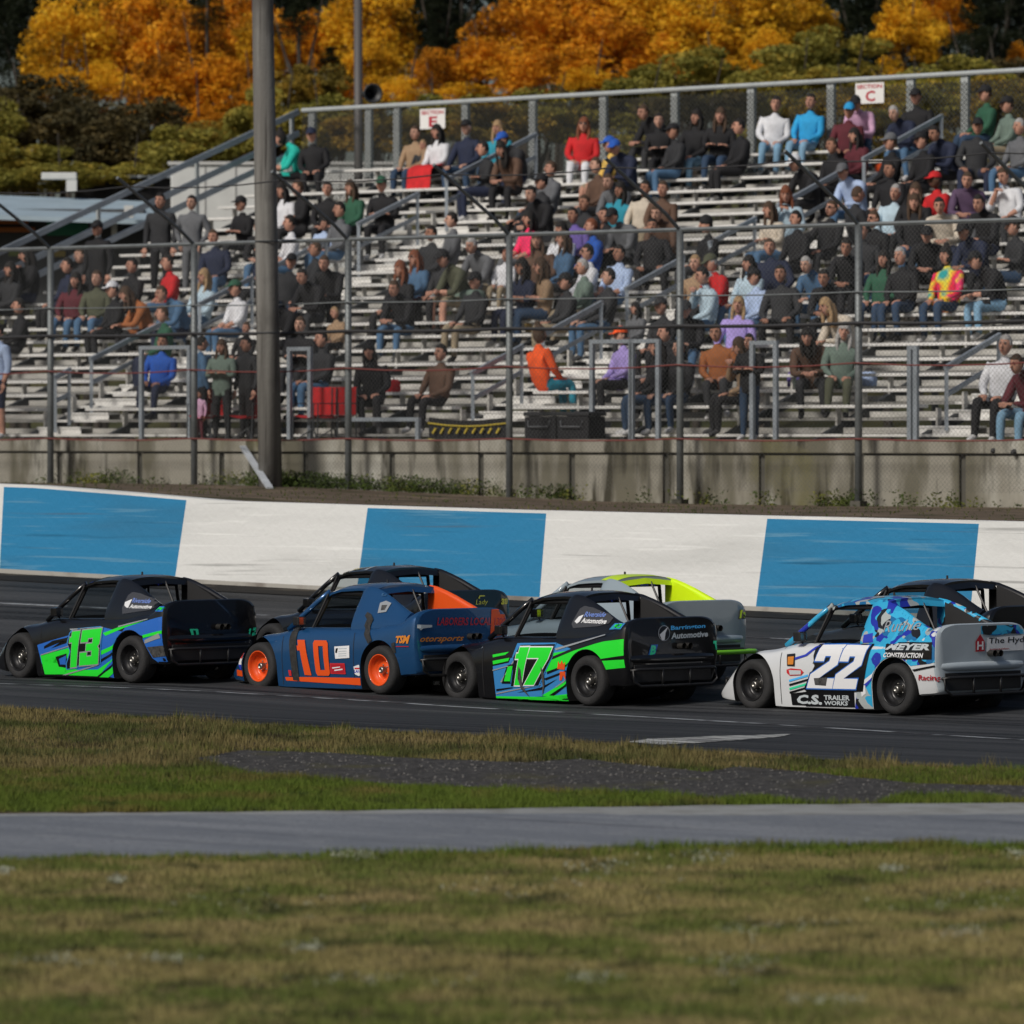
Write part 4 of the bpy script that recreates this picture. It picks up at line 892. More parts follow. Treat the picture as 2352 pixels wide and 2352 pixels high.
    # photo pixel -> point of the car's flat side (y=.69), rear (x=-.575) or roof plane
    def px(s, x, y, plane='side'):
        d = Vector(((x-1176)/F, 1, (HZ-y)/F)); o = s.Mi @ Vector((0,0,CAMZ)); d = s.Mi.to_3x3() @ d
        if plane == 'side': t = (.685-o.y)/d.y; p = o+d*t; return (p.x, p.z)
        if plane == 'rear': t = (-.575-o.x)/d.x; p = o+d*t; return (p.y, p.z)
        if plane == 'roof': t = (-.44-o.y)/d.y; p = o+d*t; return (p.x, p.z)
    def poly3(s, pts, m, layer, plane='side', raw=False, faces=None, step=.05):
        """lay a flat outline (plane coordinates) onto the body surface as paint"""
        bm = bmesh.new(); vs = [bm.verts.new((p[0], 0, p[1])) for p in pts]
        if faces is None:
            f = bm.faces.new(vs); bm.normal_update(); bmesh.ops.triangulate(bm, faces=[f], ngon_method='EAR_CLIP')
        else:
            for f in faces:
                try: bm.faces.new([vs[i] for i in f])
                except ValueError: pass
        lo = [min(p[i] for p in pts) for i in (0,1)]; hi = [max(p[i] for p in pts) for i in (0,1)]
        if step and faces is None:
            for i, nv in ((0, (1,0,0)), (1, (0,0,1))):
                c = math.floor(lo[i]/step)*step+step
                while c < hi[i]:
                    bmesh.ops.bisect_plane(bm, geom=bm.verts[:]+bm.edges[:]+bm.faces[:], plane_co=(c,0,0) if i == 0 else (0,0,c), plane_no=nv); c += step
        off = .003+.0017*layer; V = []; bad = set()
        for i, v in enumerate(bm.verts):
            a, z = v.co.x, v.co.z
            if plane == 'side':
                for x0 in (0, 2.03):
                    r = math.hypot(a-x0, z-AZ)
                    if z >= AZ and r < AR+.006: k = (AR+.006)/max(r,1e-4); a, z = x0+(a-x0)*k, AZ+(z-AZ)*k
                    elif z < AZ and abs(a-x0) < AR+.006: a = x0+math.copysign(AR+.006, a-x0)
                h = s.bvh.ray_cast(Vector((a, 2, z)), Vector((0,-1,0)))
                if h[0] is None or h[0].y < .40: bad.add(i); V.append((a, .6, z)); continue
                V.append(tuple(h[0]+h[1]*off*(1 if h[1].y > 0 else -1)))
            elif plane == 'rear':
                h = s.bvr.ray_cast(Vector((-2, a, z)), Vector((1,0,0)))
                if h[0] is None or h[0].x > -.50: bad.add(i); V.append((-.5, a, z)); continue
                V.append((h[0].x-off, h[0].y, h[0].z))
            elif plane == 'sailr':
                h = s.bvr.ray_cast(Vector((a, 2, z)), Vector((0,-1,0)))
                V.append((a, (h[0].y if h[0] else 0)+off, z))
            elif plane == 'top':
                h = s.bvt.ray_cast(Vector((a, z, 3)), Vector((0,0,-1)))
                if h[0] is None: bad.add(i); V.append((a,z,1)); continue
                V.append((a, z, h[0].z+off))
        bm.verts.index_update(); Fc = [tuple(v.index for v in f.verts) for f in bm.faces if not any(v.index in bad for v in f.verts)]
        bm.free()
        if Fc: s.pend.append((V, Fc, m))
    def poly(s, crop, pts, col, layer=1, plane='side'):
        (ox, oy, k) = crop; s.poly3([s.px(ox+x*k, oy+y*k, plane) for x, y in pts], K[col] if isinstance(col, str) else col, layer, plane)
    def text(s, crop, txt, q, col, layer=4, plane='side', bold=.02, shear=0):
        (ox, oy, k) = crop; q = [(ox+x*k, oy+y*k) for x, y in q]; V, Fc = text_mesh(txt, bold, shear)
        s.poly3([s.px(*quad(q, p), plane) for p in V], K[col], layer, plane, faces=Fc, step=0)
    def header(s, txt, col, y0=.38, y1=-.38):
        V, Fc = text_mesh(txt, .02); s.pend.append(([(.296+.035*q, lerp(y0, y1, p), (1.028+.048*q-.03*abs(lerp(y0,y1,p))-.7)*GH+.7) for p, q in V], Fc, K[col]))
    def rooftext(s, txt, col, x0=1.0, x1=.62, y=.40, h=.09):
        V, Fc = text_mesh(txt, .03); s.poly3([(lerp(x0, x1, p), y-h+h*(1-q)*1.0) for p, q in V], K[col], 3, 'top', faces=Fc, step=0)
    def digit(s, crop, g, q, cols, w_=(0, .05, .10), layer=3, plane='side'):
        (ox, oy, k) = crop; q = [(ox+x*k, oy+y*k) for x, y in q]
        for i, (c, w) in enumerate(zip(cols, w_)):
            pl = GLYPH[g]; pp = offs(pl, w) if w else pl
            s.poly3([s.px(*quad(q, p), plane) for p in pp], K[c], layer+len(cols)-i, plane)
    def finish(s):
        """paint and lettering belong to the body panel: one mesh with it"""
        me = s.body.data; V = [tuple(v.co) for v in me.vertices]; Fc = [tuple(p.vertices) for p in me.polygons]; mi = [p.material_index for p in me.polygons]
        mats = list(me.materials); bm = bmesh.new(); bm.from_mesh(me)
        for PV, PF, m in s.pend:
            if m not in mats: mats.append(m)
            k = mats.index(m); vs = [bm.verts.new(p) for p in PV]
            for f in PF:
                try: q = bm.faces.new([vs[i] for i in f]); q.material_index = k; q.smooth = False
                except ValueError: pass
        bm.to_mesh(me); bm.free()
        for m in mats[len(me.materials):]: me.materials.append(m)

def carbase(rx, ry, s_):
    """rear left wheel centre seen at (rx, ry), s_ photo pixels per metre there -> car origin on the ground"""
    Y = F/s_; X = (rx-1176)/F*Y; l = Vector((-math.sin(TH), -math.cos(TH), 0)); p = Vector((X, Y, 0))-l*.60
    p.z = min(zg(p.x, p.y), zg(X, Y))+.012; p.z = zg(X, Y)+.014
    return p
C17 = (960, 1300, 780/1932); C13 = (0, 1300, 620/1932); C10 = (520, 1280, 660/1932); C22 = (1600, 1320, 752/1932)
B17 = carbase(1363, 1564, 219); B13 = carbase(314, 1513, 206); B10 = carbase(886, 1533, 212.5); B22 = carbase(2069, 1580, 227)

# ---- the black car with green and blue wedges, number 13
c = Car('race_car', 'black race car with green number 13 on blue and green wedges, front of the line', B13)
Q = C13
c.poly(Q, [(275,565),(380,530),(500,495),(740,440),(880,470),(900,560),(865,640),(860,800),(800,798),(560,750),(300,700)], 'blue', 1)
c.poly(Q, [(880,470),(900,440),(1040,395),(1188,352),(1188,470),(1030,500),(960,480),(905,520)], 'blue', 1)
c.poly(Q, [(1030,520),(1188,470),(1188,640),(1235,715),(1140,715),(1085,660)], 'blue', 1)
c.poly(Q, [(322,592),(400,560),(495,520),(495,510),(380,535),(322,575)], 'black', 2); c.poly(Q, [(370,590),(500,545),(500,500),(600,480)], 'black', 2)
c.poly(Q, [(295,640),(500,585),(500,650),(420,700),(300,680)], 'green', 2); c.poly(Q, [(300,680),(400,650),(470,640),(470,775),(316,775)], 'green', 2)
c.poly(Q, [(455,780),(470,720),(560,745),(700,740),(820,660),(858,600),(858,640),(780,700),(700,790)], 'green', 2)
c.poly(Q, [(400,650),(480,625),(480,730),(420,720)], 'black', 3); c.poly(Q, [(425,665),(478,640),(470,705),(432,705)], 'blue', 4)
c.poly(Q, [(720,610),(870,545),(875,570),(720,640)], 'green', 2); c.poly(Q, [(740,480),(860,435),(1030,395),(1075,380),(900,440),(760,500)], 'green', 2); c.poly(Q, [(700,795),(858,690),(858,730),(770,797)], 'green', 3)
c.poly(Q, [(690,790),(858,665),(858,680),(705,795)], 'black', 4); c.poly(Q, [(730,665),(865,590),(865,605),(720,690)], 'black', 4)
c.poly(Q, [(1030,495),(1180,455),(1188,475),(1035,515)], 'green', 3); c.poly(Q, [(1045,530),(1140,480),(1150,515),(1045,555)], 'silver', 3); c.poly(Q, [(1060,580),(1185,565),(1180,640),(1090,655)], 'skid', 4)
for q in ([(500,450),(735,438),(735,446),(505,460)], [(300,632),(500,570),(500,577),(300,640)], [(440,780),(700,705),(700,712),(470,781)], [(850,430),(1060,378),(1060,384),(850,440)]): c.poly(Q, q, 'silver', 5)
c.poly(Q, [(522,450),(722,432),(742,446),(725,700),(560,720),(556,733),(474,742),(472,700),(505,610),(484,556),(500,480)], 'lblue', 5)
c.poly(Q, [(528,458),(720,438),(737,450),(719,696),(556,712),(552,727),(480,735),(480,700),(512,610),(492,556),(506,486)], 'black', 6)
c.digit(Q, '1', [(488,728),(572,718),(606,462),(512,472)], ('green','silver'), (0,.035), 6); c.digit(Q, '3', [(572,712),(706,700),(736,446),(596,462)], ('green','silver'), (0,.035), 6)
c.poly(Q, [(836,300),(850,210),(872,190),(930,200),(1010,232),(1060,262),(1074,292),(1040,318),(850,345)], 'lgrey', 2)
c.poly(Q, [(846,262),(890,240),(882,302),(868,300),(850,286)], 'white', 4); c.text(Q, 'Riverside', [(895,265),(1018,272),(1022,242),(898,232)], 'purple'); c.text(Q, 'Automotive', [(890,305),(1046,310),(1046,283),(894,276)], 'white', bold=.03)
c.poly(Q, [(1092,328),(1190,328),(1200,292),(1105,292)], 'blue', 3); c.text(Q, 'PCI', [(1108,323),(1180,323),(1188,297),(1118,297)], 'green', bold=.04)
c.digit(Q, '0', [(1375,515),(1422,515),(1415,450),(1352,450)], ('teal',), (0,), 3, 'rear')
for g, q in (('1', [(1768,500),(1788,500),(1800,448),(1780,448)]), ('3', [(1800,500),(1848,488),(1852,432),(1808,442)])): c.digit(Q, g, q, ('teal',), (0,), 3, 'rear')
c.header('Thanks Pops & Brendan', 'rblue')
c.text(Q, 'WOOD', [(0,690),(20,690),(20,658),(-40,658)], 'silver') if 0 else None
c.poly3([(1.0,-.44),(1.165,-.44),(1.165,.44),(1.0,.44)], K['rblue'], 1, 'top'); c.poly3([(.93,.20),(1.12,.20),(1.15,.40),(.96,.40)], K['teal'], 2, 'top'); c.finish(); car13 = c

# ---- the black car number 17
c = Car('race_car', 'black race car with green number 17, third car in the near line', B17); Q = C17
c.poly(Q, [(430,570),(520,550),(560,440),(780,438),(870,470),(905,540),(880,600),(875,735),(440,752)], 'lblue', 1)
c.poly(Q, [(428,462),(560,440),(540,520),(430,562)], 'black', 2)
for q in ([(428,505),(520,488),(500,505),(430,520)], [(430,540),(524,522),(518,540),(432,560)], [(440,740),(700,744),(872,726),(872,775),(442,775)], [(740,500),(880,478),(1060,430),(1198,412),(1198,507),(1050,530),(980,490),(905,510),(880,560),(850,575),(720,605)], [(1050,540),(1198,530),(1198,575),(1066,590)], [(700,738),(872,640),(872,672),(750,742)]): c.poly(Q, q, 'green', 3)
for q in ([(760,520),(880,470),(1000,440),(1000,446),(890,482),(770,532)], [(740,600),(875,552),(875,562),(740,615)], [(745,735),(872,655),(872,664),(770,738)], [(445,700),(540,688),(540,694),(445,712)], [(1050,528),(1196,505),(1196,512),(1060,538)], [(560,720),(700,690),(800,640),(700,705)], [(720,640),(860,590),(860,600),(730,650)]): c.poly(Q, q, 'black', 4)
for q in ([(470,660),(560,520),(560,530),(480,662)], [(430,590),(520,566),(520,571),(430,597)], [(780,470),(1060,392),(1060,397),(790,480)], [(445,722),(700,672),(700,677),(445,729)], [(780,690),(870,630),(870,635),(790,690)]): c.poly(Q, q, 'silver', 5)
c.poly(Q, [(478,668),(512,565),(560,552),(560,560),(520,640),(530,668)], 'black', 5); c.poly(Q, [(492,655),(518,572),(545,568),(528,655)], 'green', 6)
c.poly(Q, [(578,440),(786,438),(780,462),(772,520),(690,686),(528,690),(540,610),(556,530),(540,520),(552,480)], 'lblue', 5); c.poly(Q, [(584,450),(780,446),(772,512),(686,680),(530,684),(552,560),(548,520)], 'black', 6)
c.digit(Q, '1', [(534,678),(612,678),(660,462),(572,464)], ('green','white'), (0,.035), 6); c.digit(Q, '7', [(588,676),(700,676),(768,464),(642,464)], ('green','white'), (0,.03), 6)
c.poly(Q, [(810,650),(815,600),(845,600),(845,648),(832,620),(822,650)], 'orange', 5); c.poly(Q, [(800,585),(806,540),(816,560),(826,535),(836,560),(846,545),(842,590)], 'orange', 5)
c.poly(Q, [(572,640),(580,570),(592,590),(598,680),(636,745),(590,700)], 'skid', 9); c.poly(Q, [(706,570),(722,600),(724,680),(706,745),(714,680)], 'skid', 9)
c.poly(Q, [(840,330),(862,245),(880,230),(930,240),(1020,275),(1056,300),(1050,330),(1000,345),(856,355)], 'lgrey', 2)
c.poly(Q, [(856,318),(872,290),(896,280),(884,320),(872,330)], 'white', 4); c.text(Q, 'Riverside', [(900,292),(1012,294),(1018,268),(904,264)], 'purple'); c.text(Q, 'Automotive', [(894,326),(1034,334),(1036,304),(898,298)], 'white', bold=.03)
c.poly(Q, [(1066,364),(1150,362),(1160,330),(1080,330)], 'lblue', 3); c.text(Q, 'PCI', [(1078,359),(1140,358),(1148,334),(1090,335)], 'green', bold=.04)
c.text(Q, 'Barrington', [(1436,372),(1630,358),(1634,328),(1436,340)], 'skyv', 3, 'rear', .03); c.text(Q, 'Automotive', [(1438,416),(1646,402),(1650,368),(1440,380)], 'tgrey', 3, 'rear', .035)
oval = [(1398+34*math.cos(a), 382+45*math.sin(a)) for a in [i*math.pi/8 for i in range(16)]]; c.poly(Q, oval, 'silver', 2, 'rear'); c.poly(Q, [(1398+30*math.cos(a), 382+41*math.sin(a)) for a in [i*math.pi/8 for i in range(16)]], 'black', 3, 'rear'); c.poly(Q, [(1372,390),(1420,345),(1405,380),(1400,420),(1385,424)], 'white', 4, 'rear')
c.poly(Q, [(1306,512),(1346,508),(1364,446),(1324,448)], 'blue', 2, 'rear'); c.text(Q, 'B', [(1316,506),(1348,502),(1356,450),(1326,452)], 'teal', 3, 'rear', .05)
for g, q in (('1', [(1690,478),(1706,478),(1706,424),(1672,426)]), ('7', [(1708,478),(1730,476),(1732,422),(1702,424)])): c.digit(Q, g, q, ('teal',), (0,), 3, 'rear')
c.header('Thanks Pops & Brendan', 'rblue')
c.text(Q, 'ELMWOOD', [(66,678),(138,678),(138,656),(66,654)], 'silver', 3)
c.poly3([(1.0,-.44),(1.165,-.44),(1.165,.44),(1.0,.44)], K['rblue'], 1, 'top'); c.poly3([(.93,.20),(1.12,.20),(1.15,.40),(.96,.40)], K['teal'], 2, 'top'); c.finish(); car17 = c

# ---- the blue and orange car number 10
c = Car('race_car', 'metallic blue race car with orange number 10 and orange wheels', B10, body='navy', sail_r='orange', rim='orange'); Q = C10
c.poly(Q, [(395,805),(560,805),(948,812),(956,864),(400,828)], 'orange', 2); c.poly(Q, [(48,755),(140,770),(132,806),(44,796)], 'orange', 2)
c.digit(Q, '1', [(508,790),(596,795),(548,556),(470,556)], ('orange',), (0,), 3); c.digit(Q, '0', [(606,795),(700,796),(684,560),(584,558)], ('orange',), (0,), 3)
c.poly(Q, [(428,480),(470,480),(470,560),(490,832),(448,825),(424,560)], M_rub, 4); c.poly(Q, [(420,758),(438,758),(440,798),(424,796)], 'red', 5)
c.poly(Q, [(905,370),(935,385),(960,420),(945,470),(985,560),(970,600),(930,530),(905,460),(915,420),(895,395)], M_rub, 4)
c.poly(Q, [(1118,580),(1140,570),(1150,640),(1128,650)], M_rub, 4)
c.poly(Q, [(730,600),(832,594),(834,676),(738,682)], 'white', 3)
for y in (612, 630, 646, 660): c.poly(Q, [(760,y),(815,y-3),(815,y+3),(760,y+6)], 'tgrey', 4)
c.poly(Q, [(742,612),(756,611),(750,645),(738,640)], 'black', 4)
c.poly(Q, [(700,712),(800,712),(804,786),(702,782)], 'red', 3); c.poly(Q, [(706,720),(794,720),(797,778),(708,775)], 'dred', 4); c.text(Q, 'Snap', [(712,768),(790,770),(788,728),(710,726)], 'white', 5, bold=.02) if 0 else None
c.poly(Q, [(730,756),(786,748),(786,756),(730,764)], 'white', 5); c.poly(Q, [(716,740),(770,734),(770,740),(716,748)], 'white', 5)
c.poly(Q, [(860,735),(895,722),(920,735),(918,790),(890,798),(866,785)], 'white', 3); c.poly(Q, [(866,742),(914,742),(912,752),(868,752)], 'red', 4); c.text(Q, 'LANZ', [(864,776),(918,776),(918,756),(864,756)], 'rblue', 4, bold=.03)
ov = [(98+32*math.cos(a), 702+58*math.sin(a)) for a in [i*math.pi/9 for i in range(18)]]; c.poly(Q, ov, 'white', 3); c.poly(Q, [p for p in ov if p[1] > 715], 'rblue', 4); c.poly(Q, [p for p in ov if p[1] < 690], 'red', 4)
c.poly(Q, [(968,310),(1000,296),(1040,312),(1030,370),(975,378)], 'silver', 3); c.poly(Q, [(985,325),(1022,325),(1016,358),(990,360)], 'skid', 4)
c.text(Q, 'TSM', [(1146,576),(1234,582),(1240,522),(1148,530)], 'amber', 4, bold=.05, shear=.2)
c.poly(Q, [(955,245),(1000,250),(1100,285),(1150,338),(1140,352),(1080,300),(1000,265),(955,262)], 'bluebody', 3)
c.poly(Q, [(1235,452),(1380,455),(1380,470),(1320,478),(1305,492),(1290,478),(1240,468)], 'tgrey', 3, 'rear')
c.text(Q, 'otorsports', [(1296,582),(1585,572),(1596,528),(1300,534)], 'amber', 4, 'rear', bold=.02, shear=.3)
c.text(Q, 'LABORERS LOCAL 1322', [(1412,458),(1878,456),(1880,405),(1420,404)], 'dred', 4, 'rear', bold=.02); c.poly(Q, [(1780,350),(1876,346),(1880,520),(1772,530)], 'orange', 2, 'rear')
c.poly(Q, [(1150,597),(1232,597),(1232,602),(1150,602)], 'dred', 3)
b = MB(); b.box((.9,.05,.60), (.30,.5,.16)); b.build('yellow_padding', mat('yellow_foam', (.55,.46,.05), .8), c.root, bevel=.05)
c.finish(); car10 = c

# ---- the white and blue camouflage car number 22
c = Car('race_car', 'white race car with blue camouflage and white number 22, nearest the right edge', B22, body='wpaint', sail='camo', roof='camo', tail='pgrey'); Q = C22
c.poly(Q, [(1010,345),(1060,290),(1100,180),(1240,180),(1400,280),(1640,300),(1640,395),(1560,440),(1480,490),(1380,525),(1270,538),(1200,520),(1080,560),(1060,620),(1062,792),(930,790),(960,600),(1000,430)], 'camo', 1)
c.poly(Q, [(480,405),(590,340),(640,320),(660,370),(560,425),(530,415)], 'camo', 1)
c.poly(Q, [(860,380),(1010,345),(1020,400),(860,408)], 'rblue', 2); c.poly(Q, [(545,500),(640,470),(720,400),(850,375),(850,383),(730,408),(650,480),(560,510)], 'rblue', 2)
for k, y in enumerate((620, 645, 668, 690)): c.poly(Q, [(548,y),(660,y-32),(660,y-20),(550,y+12)], ('skyv','black','teal','black')[k], 2)
c.poly(Q, [(555,700),(650,690),(650,772),(560,768)], 'black', 2); c.poly(Q, [(640,690),(930,690),(930,782),(640,776)], 'black', 3)
c.poly(Q, [(968,640),(1075,560),(1080,575),(1000,650),(1000,700),(975,720)], 'white', 3); c.poly(Q, [(990,650),(1070,585),(1072,595),(1010,655)], 'rblue', 4)
c.poly(Q, [(700,415),(1030,408),(1016,500),(985,690),(650,690),(640,660),(700,540),(690,480)], 'black', 4)
for q in ([(655,668),(805,672),(866,420),(730,422)], [(808,672),(945,674),(1010,424),(872,422)]): c.digit(Q, '2', q, ('white','blue','black'), (0,.03,.06), 5)
c.poly(Q, [(700,610),(780,605),(770,655),(705,650)], 'skid', 9)
c.poly(Q, [(536,560),(560,552),(620,558),(636,575),(620,592),(555,595),(538,580)], 'red', 3); c.poly(Q, [(550,562),(620,565),(620,588),(556,590)], 'tgrey', 4)
c.poly(Q, [(532,470),(580,465),(582,540),(538,538)], 'black', 3); c.poly(Q, [(540,485),(575,482),(574,530),(542,530)], 'amber', 4)
c.text(Q, 'C.S.', [(585,760),(740,768),(740,708),(600,708)], 'tgrey', 5, bold=.05); c.text(Q, 'TRAILER', [(752,738),(905,742),(905,712),(752,710)], 'tgrey', 5, bold=.03); c.text(Q, 'WORKS', [(752,768),(890,772),(895,746),(752,744)], 'tgrey', 5, bold=.03)
c.poly(Q, [(1100,405),(1390,398),(1390,500),(1130,500)], 'black', 4)
c.text(Q, 'MEYER', [(1112,445),(1378,446),(1385,408),(1120,410)], 'tgrey', 5, bold=.05, shear=.15); c.text(Q, 'CONSTRUCTION', [(1104,488),(1340,492),(1345,462),(1112,460)], 'white', 5, bold=.03)
c.text(Q, 'Ruthie', [(1070,345),(1270,330),(1275,268),(1075,275)], 'silver', 5, bold=0)
c.text(Q, 'Racing', [(1310,632),(1420,634),(1425,590),(1318,590)], 'dred', 4, bold=.02)
c.poly(Q, [(1280,560),(1400,535),(1480,505),(1640,400),(1640,410),(1490,515),(1400,545),(1290,570)], 'black', 3)
c.poly(Q, [(1676,250),(1940,290),(1930,350),(1850,345),(1760,360),(1676,350)], 'camo', 2, 'rear')
c.poly(Q, [(1712,372),(2010,350),(2010,440),(1705,455)], 'white', 3, 'rear'); c.text(Q, 'The Hydraulic', [(1716,418),(2060,402),(2060,358),(1722,372)], 'black', 4, 'rear', .01)
c.poly(Q, [(1642,395),(1670,350),(1696,395),(1696,450),(1642,455)], 'dred', 4, 'rear'); c.text(Q, 'H', [(1650,444),(1688,442),(1688,392),(1652,394)], 'white', 5, 'rear', .03); c.text(Q, 'connection', [(1726,445),(1840,440),(1840,430),(1726,434)], 'dred', 4, 'rear')
c.text(Q, 'BROOKSEN', [(1740,594),(1915,584),(1915,566),(1742,574)], 'tgrey', 4, 'rear', .02)
c.finish(); car22 = c

# ---- the three cars in the outer lane
def outer(base, fwd, out, **k):
    h = Vector((-math.cos(R(40)), math.sin(R(40)), 0)); v = Vector((math.sin(R(40)), math.cos(R(40)), 0)); p = base+h*fwd+v*out; p.z = zg(p.x, p.y)+.014
    p.z = max(p.z, zg(*(p+Vector((-.737,-.676,0))*.5)[:2])+.02); return p
c = Car('race_car', 'black race car with yellow number 30, half hidden behind the blue and orange car', outer(B10, 1.48, 1.8))
Q = C10; c.text(Q, 'Lady', [(1672,330),(1752,322),(1756,284),(1680,284)], 'yellow', 3, 'rear', .0); c.poly(Q, [(1690,275),(1700,256),(1735,256),(1735,262),(1702,264),(1700,280)], 'yellow', 3, 'rear')
for g, q in (('3', [(1844,316),(1862,316),(1866,278),(1848,278)]), ('0', [(1866,316),(1884,314),(1888,276),(1870,278)])): c.digit(Q, g, q, ('yellow',), (0,), 3, 'rear')
c.rooftext('BENNER', 'yellow', 1.08, .80)
c.poly3([(.62,-.44),(.66,-.44),(.66,.44),(.62,.44)], K['tgrey'], 3, 'top'); c.finish()
c = Car('race_car', 'pale grey race car with fluorescent yellow pillars and number 19, behind number 17', outer(B17, 1.0, 1.8), body='grey', sail='grey', sail_r='lime'); Q = C17
for g, q in (('1', [(1824,298),(1838,296),(1848,250),(1832,250)]), ('9', None)):
    if q: c.digit(Q, g, q, ('lime',), (0,), 4, 'rear')
c.poly(Q, [(1820,303),(1876,298),(1882,246),(1828,248)], 'black', 3, 'rear'); c.text(Q, '19', [(1826,298),(1870,294),(1878,250),(1832,252)], 'lime', 4, 'rear', .05)
c.poly3([(.335,-.45),(.62,-.45),(.55,.45),(.335,.45)], K['lime'], 1, 'top'); c.ohead.material_slots[0].link = 'OBJECT'; c.ohead.material_slots[0].material = K['lime']; c.header('PORT OF', 'rblue', .14, -.14)
b = MB(); b.tube([(-.50,.62,.36),(-.72,.62,.36),(-.74,.56,.36),(-.74,-.62,.36),(-.70,-.68,.36),(-.50,-.68,.36)], .025, 8); b.build('bumper_bar', mat('green_bar', (.18,.55,.02), .4), c.root, smooth=True); c.finish()
c = Car('race_car', 'plain black race car half hidden behind the camouflage car at the right', outer(B22, .62, 1.8)); c.finish()
# ================================================================ SPECTATORS
PAL = dict(black=(.008,.008,.010), charcoal=(.022,.023,.026), grey=(.11,.115,.125), navy=(.012,.018,.045), white=(.62,.63,.66), cream=(.50,.44,.36), olive=(.07,.075,.045), green=(.02,.09,.05),
 teal=(.01,.42,.34), turquoise=(.02,.24,.33), red=(.50,.012,.015), maroon=(.09,.012,.02), pink=(.55,.33,.48), hotpink=(.85,.03,.13), orange=(.85,.10,.015), rust=(.30,.10,.03), yellow=(.62,.40,.09), tan=(.30,.20,.12),
 brown=(.10,.055,.035), blue=(.015,.09,.42), brightblue=(.02,.30,.60), lightblue=(.36,.46,.66), paleblue=(.40,.52,.60), lavender=(.36,.28,.62), purple=(.13,.09,.32), plum=(.085,.05,.10), denim=(.06,.13,.23), lightdenim=(.17,.31,.44),
 darkdenim=(.02,.045,.09), skinA=(.46,.24,.17), skinB=(.36,.18,.12), skinC=(.52,.30,.22), skinD=(.10,.05,.03), hairbrown=(.06,.035,.02), hairdark=(.012,.010,.009), hairblond=(.32,.21,.11), hairgrey=(.34,.33,.32), hairred=(.17,.055,.025), khaki=(.26,.21,.14), greygreen=(.13,.18,.15))
def cloth(c): return mat('cloth_'+c if not c.startswith(('skin','hair')) else c, PAL[c], .85, var=.22, scale=7)
def tiedye():
    m = bpy.data.materials.new('tie_dye_cloth'); m.use_nodes = True; n = m.node_tree.nodes; l = m.node_tree.links; p = n['Principled BSDF']; p.inputs['Roughness'].default_value = .9
    tc = n.new('ShaderNodeTexCoord'); w_ = n.new('ShaderNodeTexNoise'); w_.inputs['Scale'].default_value = 2.6; l.new(tc.outputs['Object'], w_.inputs[0])
    cr = n.new('ShaderNodeValToRGB'); cs = [(.36,(.02,.30,.30)),(.43,(.75,.62,.03)),(.50,(.70,.02,.05)),(.56,(.75,.03,.16)),(.62,(.80,.55,.03))]; e = cr.color_ramp.elements
    while len(e) < 5: e.new(.5)
    for q, (a, c) in zip(e, cs): q.position = a; q.color = (*c, 1)
    l.new(w_.outputs[0], cr.inputs[0]); l.new(cr.outputs[0], p.inputs['Base Color']); return m
M_tie = tiedye()
M_eye = mat('eye_dark', (.02,.015,.012), .5); M_lip = mat('lips', (.25,.09,.07), .6); M_shoe = mat('shoe_dark', (.03,.03,.032), .7); M_shoew = mat('shoe_white', (.5,.5,.5), .7); M_sg = mat('sunglasses', (.01,.01,.012), .2)
def hand(b, w_, d, side, mi):
    """palm and five bent fingers growing from the wrist w_ along d"""
    w_ = Vector(w_); d = Vector(d).normalized(); up = Vector((0,0,1)); lat = d.cross(up)
    lat = lat.normalized() if lat.length > .2 else Vector((1,0,0)); nrm = lat.cross(d).normalized()
    pm = w_+d*.045; o = len(b.v)
    V = [w_+lat*i*.024+nrm*j*.013 for i, j in ((-1,-1),(1,-1),(1,1),(-1,1))]+[w_+d*.05+lat*i*.042+nrm*j*.014 for i, j in ((-1,-1),(1,-1),(1,1),(-1,1))]+[w_+d*.09+lat*i*.040+nrm*j*.011 for i, j in ((-1,-1),(1,-1),(1,1),(-1,1))]
    b.add(V, [(0,1,5,4),(1,2,6,5),(2,3,7,6),(3,0,4,7),(4,5,9,8),(5,6,10,9),(6,7,11,10),(7,4,8,11),(8,9,10,11),(3,2,1,0)], mi)
    for k, L in enumerate((.068,.078,.072,.055)):
        p = w_+d*.085+lat*(-.030+.020*k); q = p+d*L*.55-nrm*.006; r_ = q+(d*.6-nrm*.8).normalized()*L*.5; b.tube([p, q, r_], [.0095,.009,.0075], 6, mi)
    p = w_+d*.03+lat*side*.036; q = p+(d*.7+lat*side*.7).normalized()*.035; b.tube([p, q, q+(d*.95-nrm*.3).normalized()*.03], [.012,.010,.008], 6, mi)
def headshape(p):
    x, y, z = p; j = .80+.20*sstep(-1, -.1, z)
    x *= j; y2 = y*(1 if y > 0 else (.94 if z > -.2 else .90))
    if y < -.6 and -.2 < z < .35: y2 += .03*math.sin((z+.2)*5)
    return Vector((x, y2-(.10*sstep(-.3,-.9,z) if y < 0 else -.06*sstep(-.2,-1,z)*0), z))
